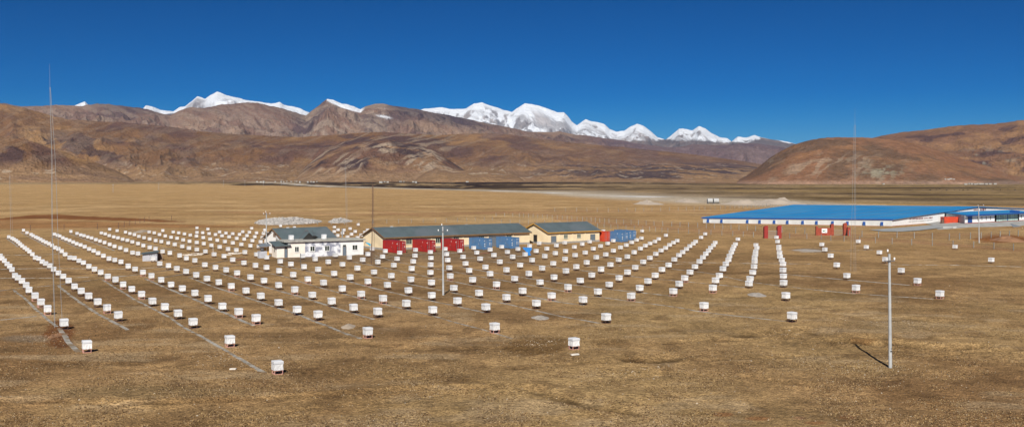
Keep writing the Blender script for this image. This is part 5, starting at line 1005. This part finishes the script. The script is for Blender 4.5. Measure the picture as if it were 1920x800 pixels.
# ------------------------------------------------------------------ far village and animals
def vhouse(p,w_,d,hh,label,group,rz):
    r=tag(empty('village_house',p,None,rz),label,'house',group)
    b=MB();b.box(-w_/2,w_/2,0,d,-3,hh);b.build('wall',M['hwhite'],r);b=MB();b.box(-w_/2-.5,w_/2+.5,-.5,d+.5,hh+.002,hh+.5);b.build('roof',M['slabroof'],r)
    b=MB();b.box(-w_*.3,-w_*.15,-.1,-.01,hh*.3,hh*.7);b.box(w_*.1,w_*.25,-.1,-.01,hh*.3,hh*.7);b.build('window',M['glass'],r)
rg=random.Random(5)
xs=[482,489,494,516,521,527,532,538,546,556,562,566,571,577,583,588,594,599,714,721,727,746,751,757,775,780,876]
for i,px in enumerate(xs):
    p=GG(px,341.0+rg.uniform(-.5,.4));w_=rg.uniform(4,8)*(1.5 if px in (714,751,876) else 1)
    vhouse(p,w_,6,rg.uniform(2.4,3.6),'small white far village house, %s from the left along the valley edge'%ordn(i+1),'far white village houses at the valley edge',rg.uniform(-.3,.3))
for i,(px,py) in enumerate([(1773,337.8),(1778,337.5),(1783,337),(1788,337.2),(1854,331.2),(1859,330.6),(1864,331.2),(1873,329.8)]):
    key='hill601' if px<1800 else 'hill602'
    p=onrange(key,px,py);vhouse(p,rg.uniform(6,12),7,rg.uniform(3,5),'white house on the slope behind the hall, %s from the left'%ordn(i+1),'white houses on the slope behind the hall',rg.uniform(-.3,.3))
for i,px in enumerate((1657.5,1811,1818,1823,1829,1834,1839,1844,1850,1857,1866)):
    p=GG(px,345.8+rg.uniform(-.4,.5));vhouse(p,rg.uniform(6,12),7,rg.uniform(3,5),'white house on the plain below the hill, %s from the left'%ordn(i+1),'white houses on the plain below the hill',rg.uniform(-.3,.3))
def yak():
    b=MB();b.blob((0,0,1.0),1.15,.45,.5,10,6,.06);b.blob((1.2,0,1.0),.38,.24,.3,8,5,.05,seed=2);b.blob((.55,0,1.35),.45,.35,.3,8,5,.05,seed=3)
    for x,y in ((.7,.25),(.7,-.25),(-.7,.25),(-.7,-.25)):b.tube((x,y,0),(x,y,.7),.09,.14,6)
    b.tube((-1.1,0,1.0),(-1.3,0,.35),.1,.16,6);b.tube((1.4,.15,1.2),(1.5,.35,1.5),.04,.01,5);b.tube((1.4,-.15,1.2),(1.5,-.35,1.5),.04,.01,5);return b.build('yak',M['yak'])
y0=yak()
for i,px in enumerate((1744,1756,1762,1775,1790,1799,1806,1815,1826,1841,1862,1876,1890,1903)):
    o=y0 if i==0 else y0.copy()
    if i:COL.objects.link(o)
    p=GG(px,356+rg.uniform(-1,1.2));o.location=p;o.rotation_euler=(0,0,rg.uniform(0,6));tag(o,'dark yak grazing on the plain beyond the hall, %s from the left'%ordn(i+1),'yak','yaks grazing on the plain')
# ------------------------------------------------------------------ thin mountain air
zmin=min(float(min(Z.min() for (_,_,_,_,Z) in RANGES.values())),float(GZ.min()))-1;zmax=float(max(Z.max() for (_,_,_,_,Z) in RANGES.values()))+5
b=MB();b.box(-60000,60000,-58000,62000,zmin,zmax)
hm=bpy.data.materials.new('air');hm.use_nodes=True;nt=hm.node_tree;nt.nodes.clear()
o_m=nt.nodes.new('ShaderNodeOutputMaterial');pv=nt.nodes.new('ShaderNodeVolumePrincipled');pv.inputs['Density'].default_value=HAZE_D;pv.inputs['Color'].default_value=(*HAZE_C,1);pv.inputs['Anisotropy'].default_value=0.0
nt.links.new(pv.outputs[0],o_m.inputs['Volume'])
hz_=b.build('haze',hm);tag(hz_,kind='stuff')
sc.cycles.volume_step_rate=1.0;sc.cycles.volume_bounces=0
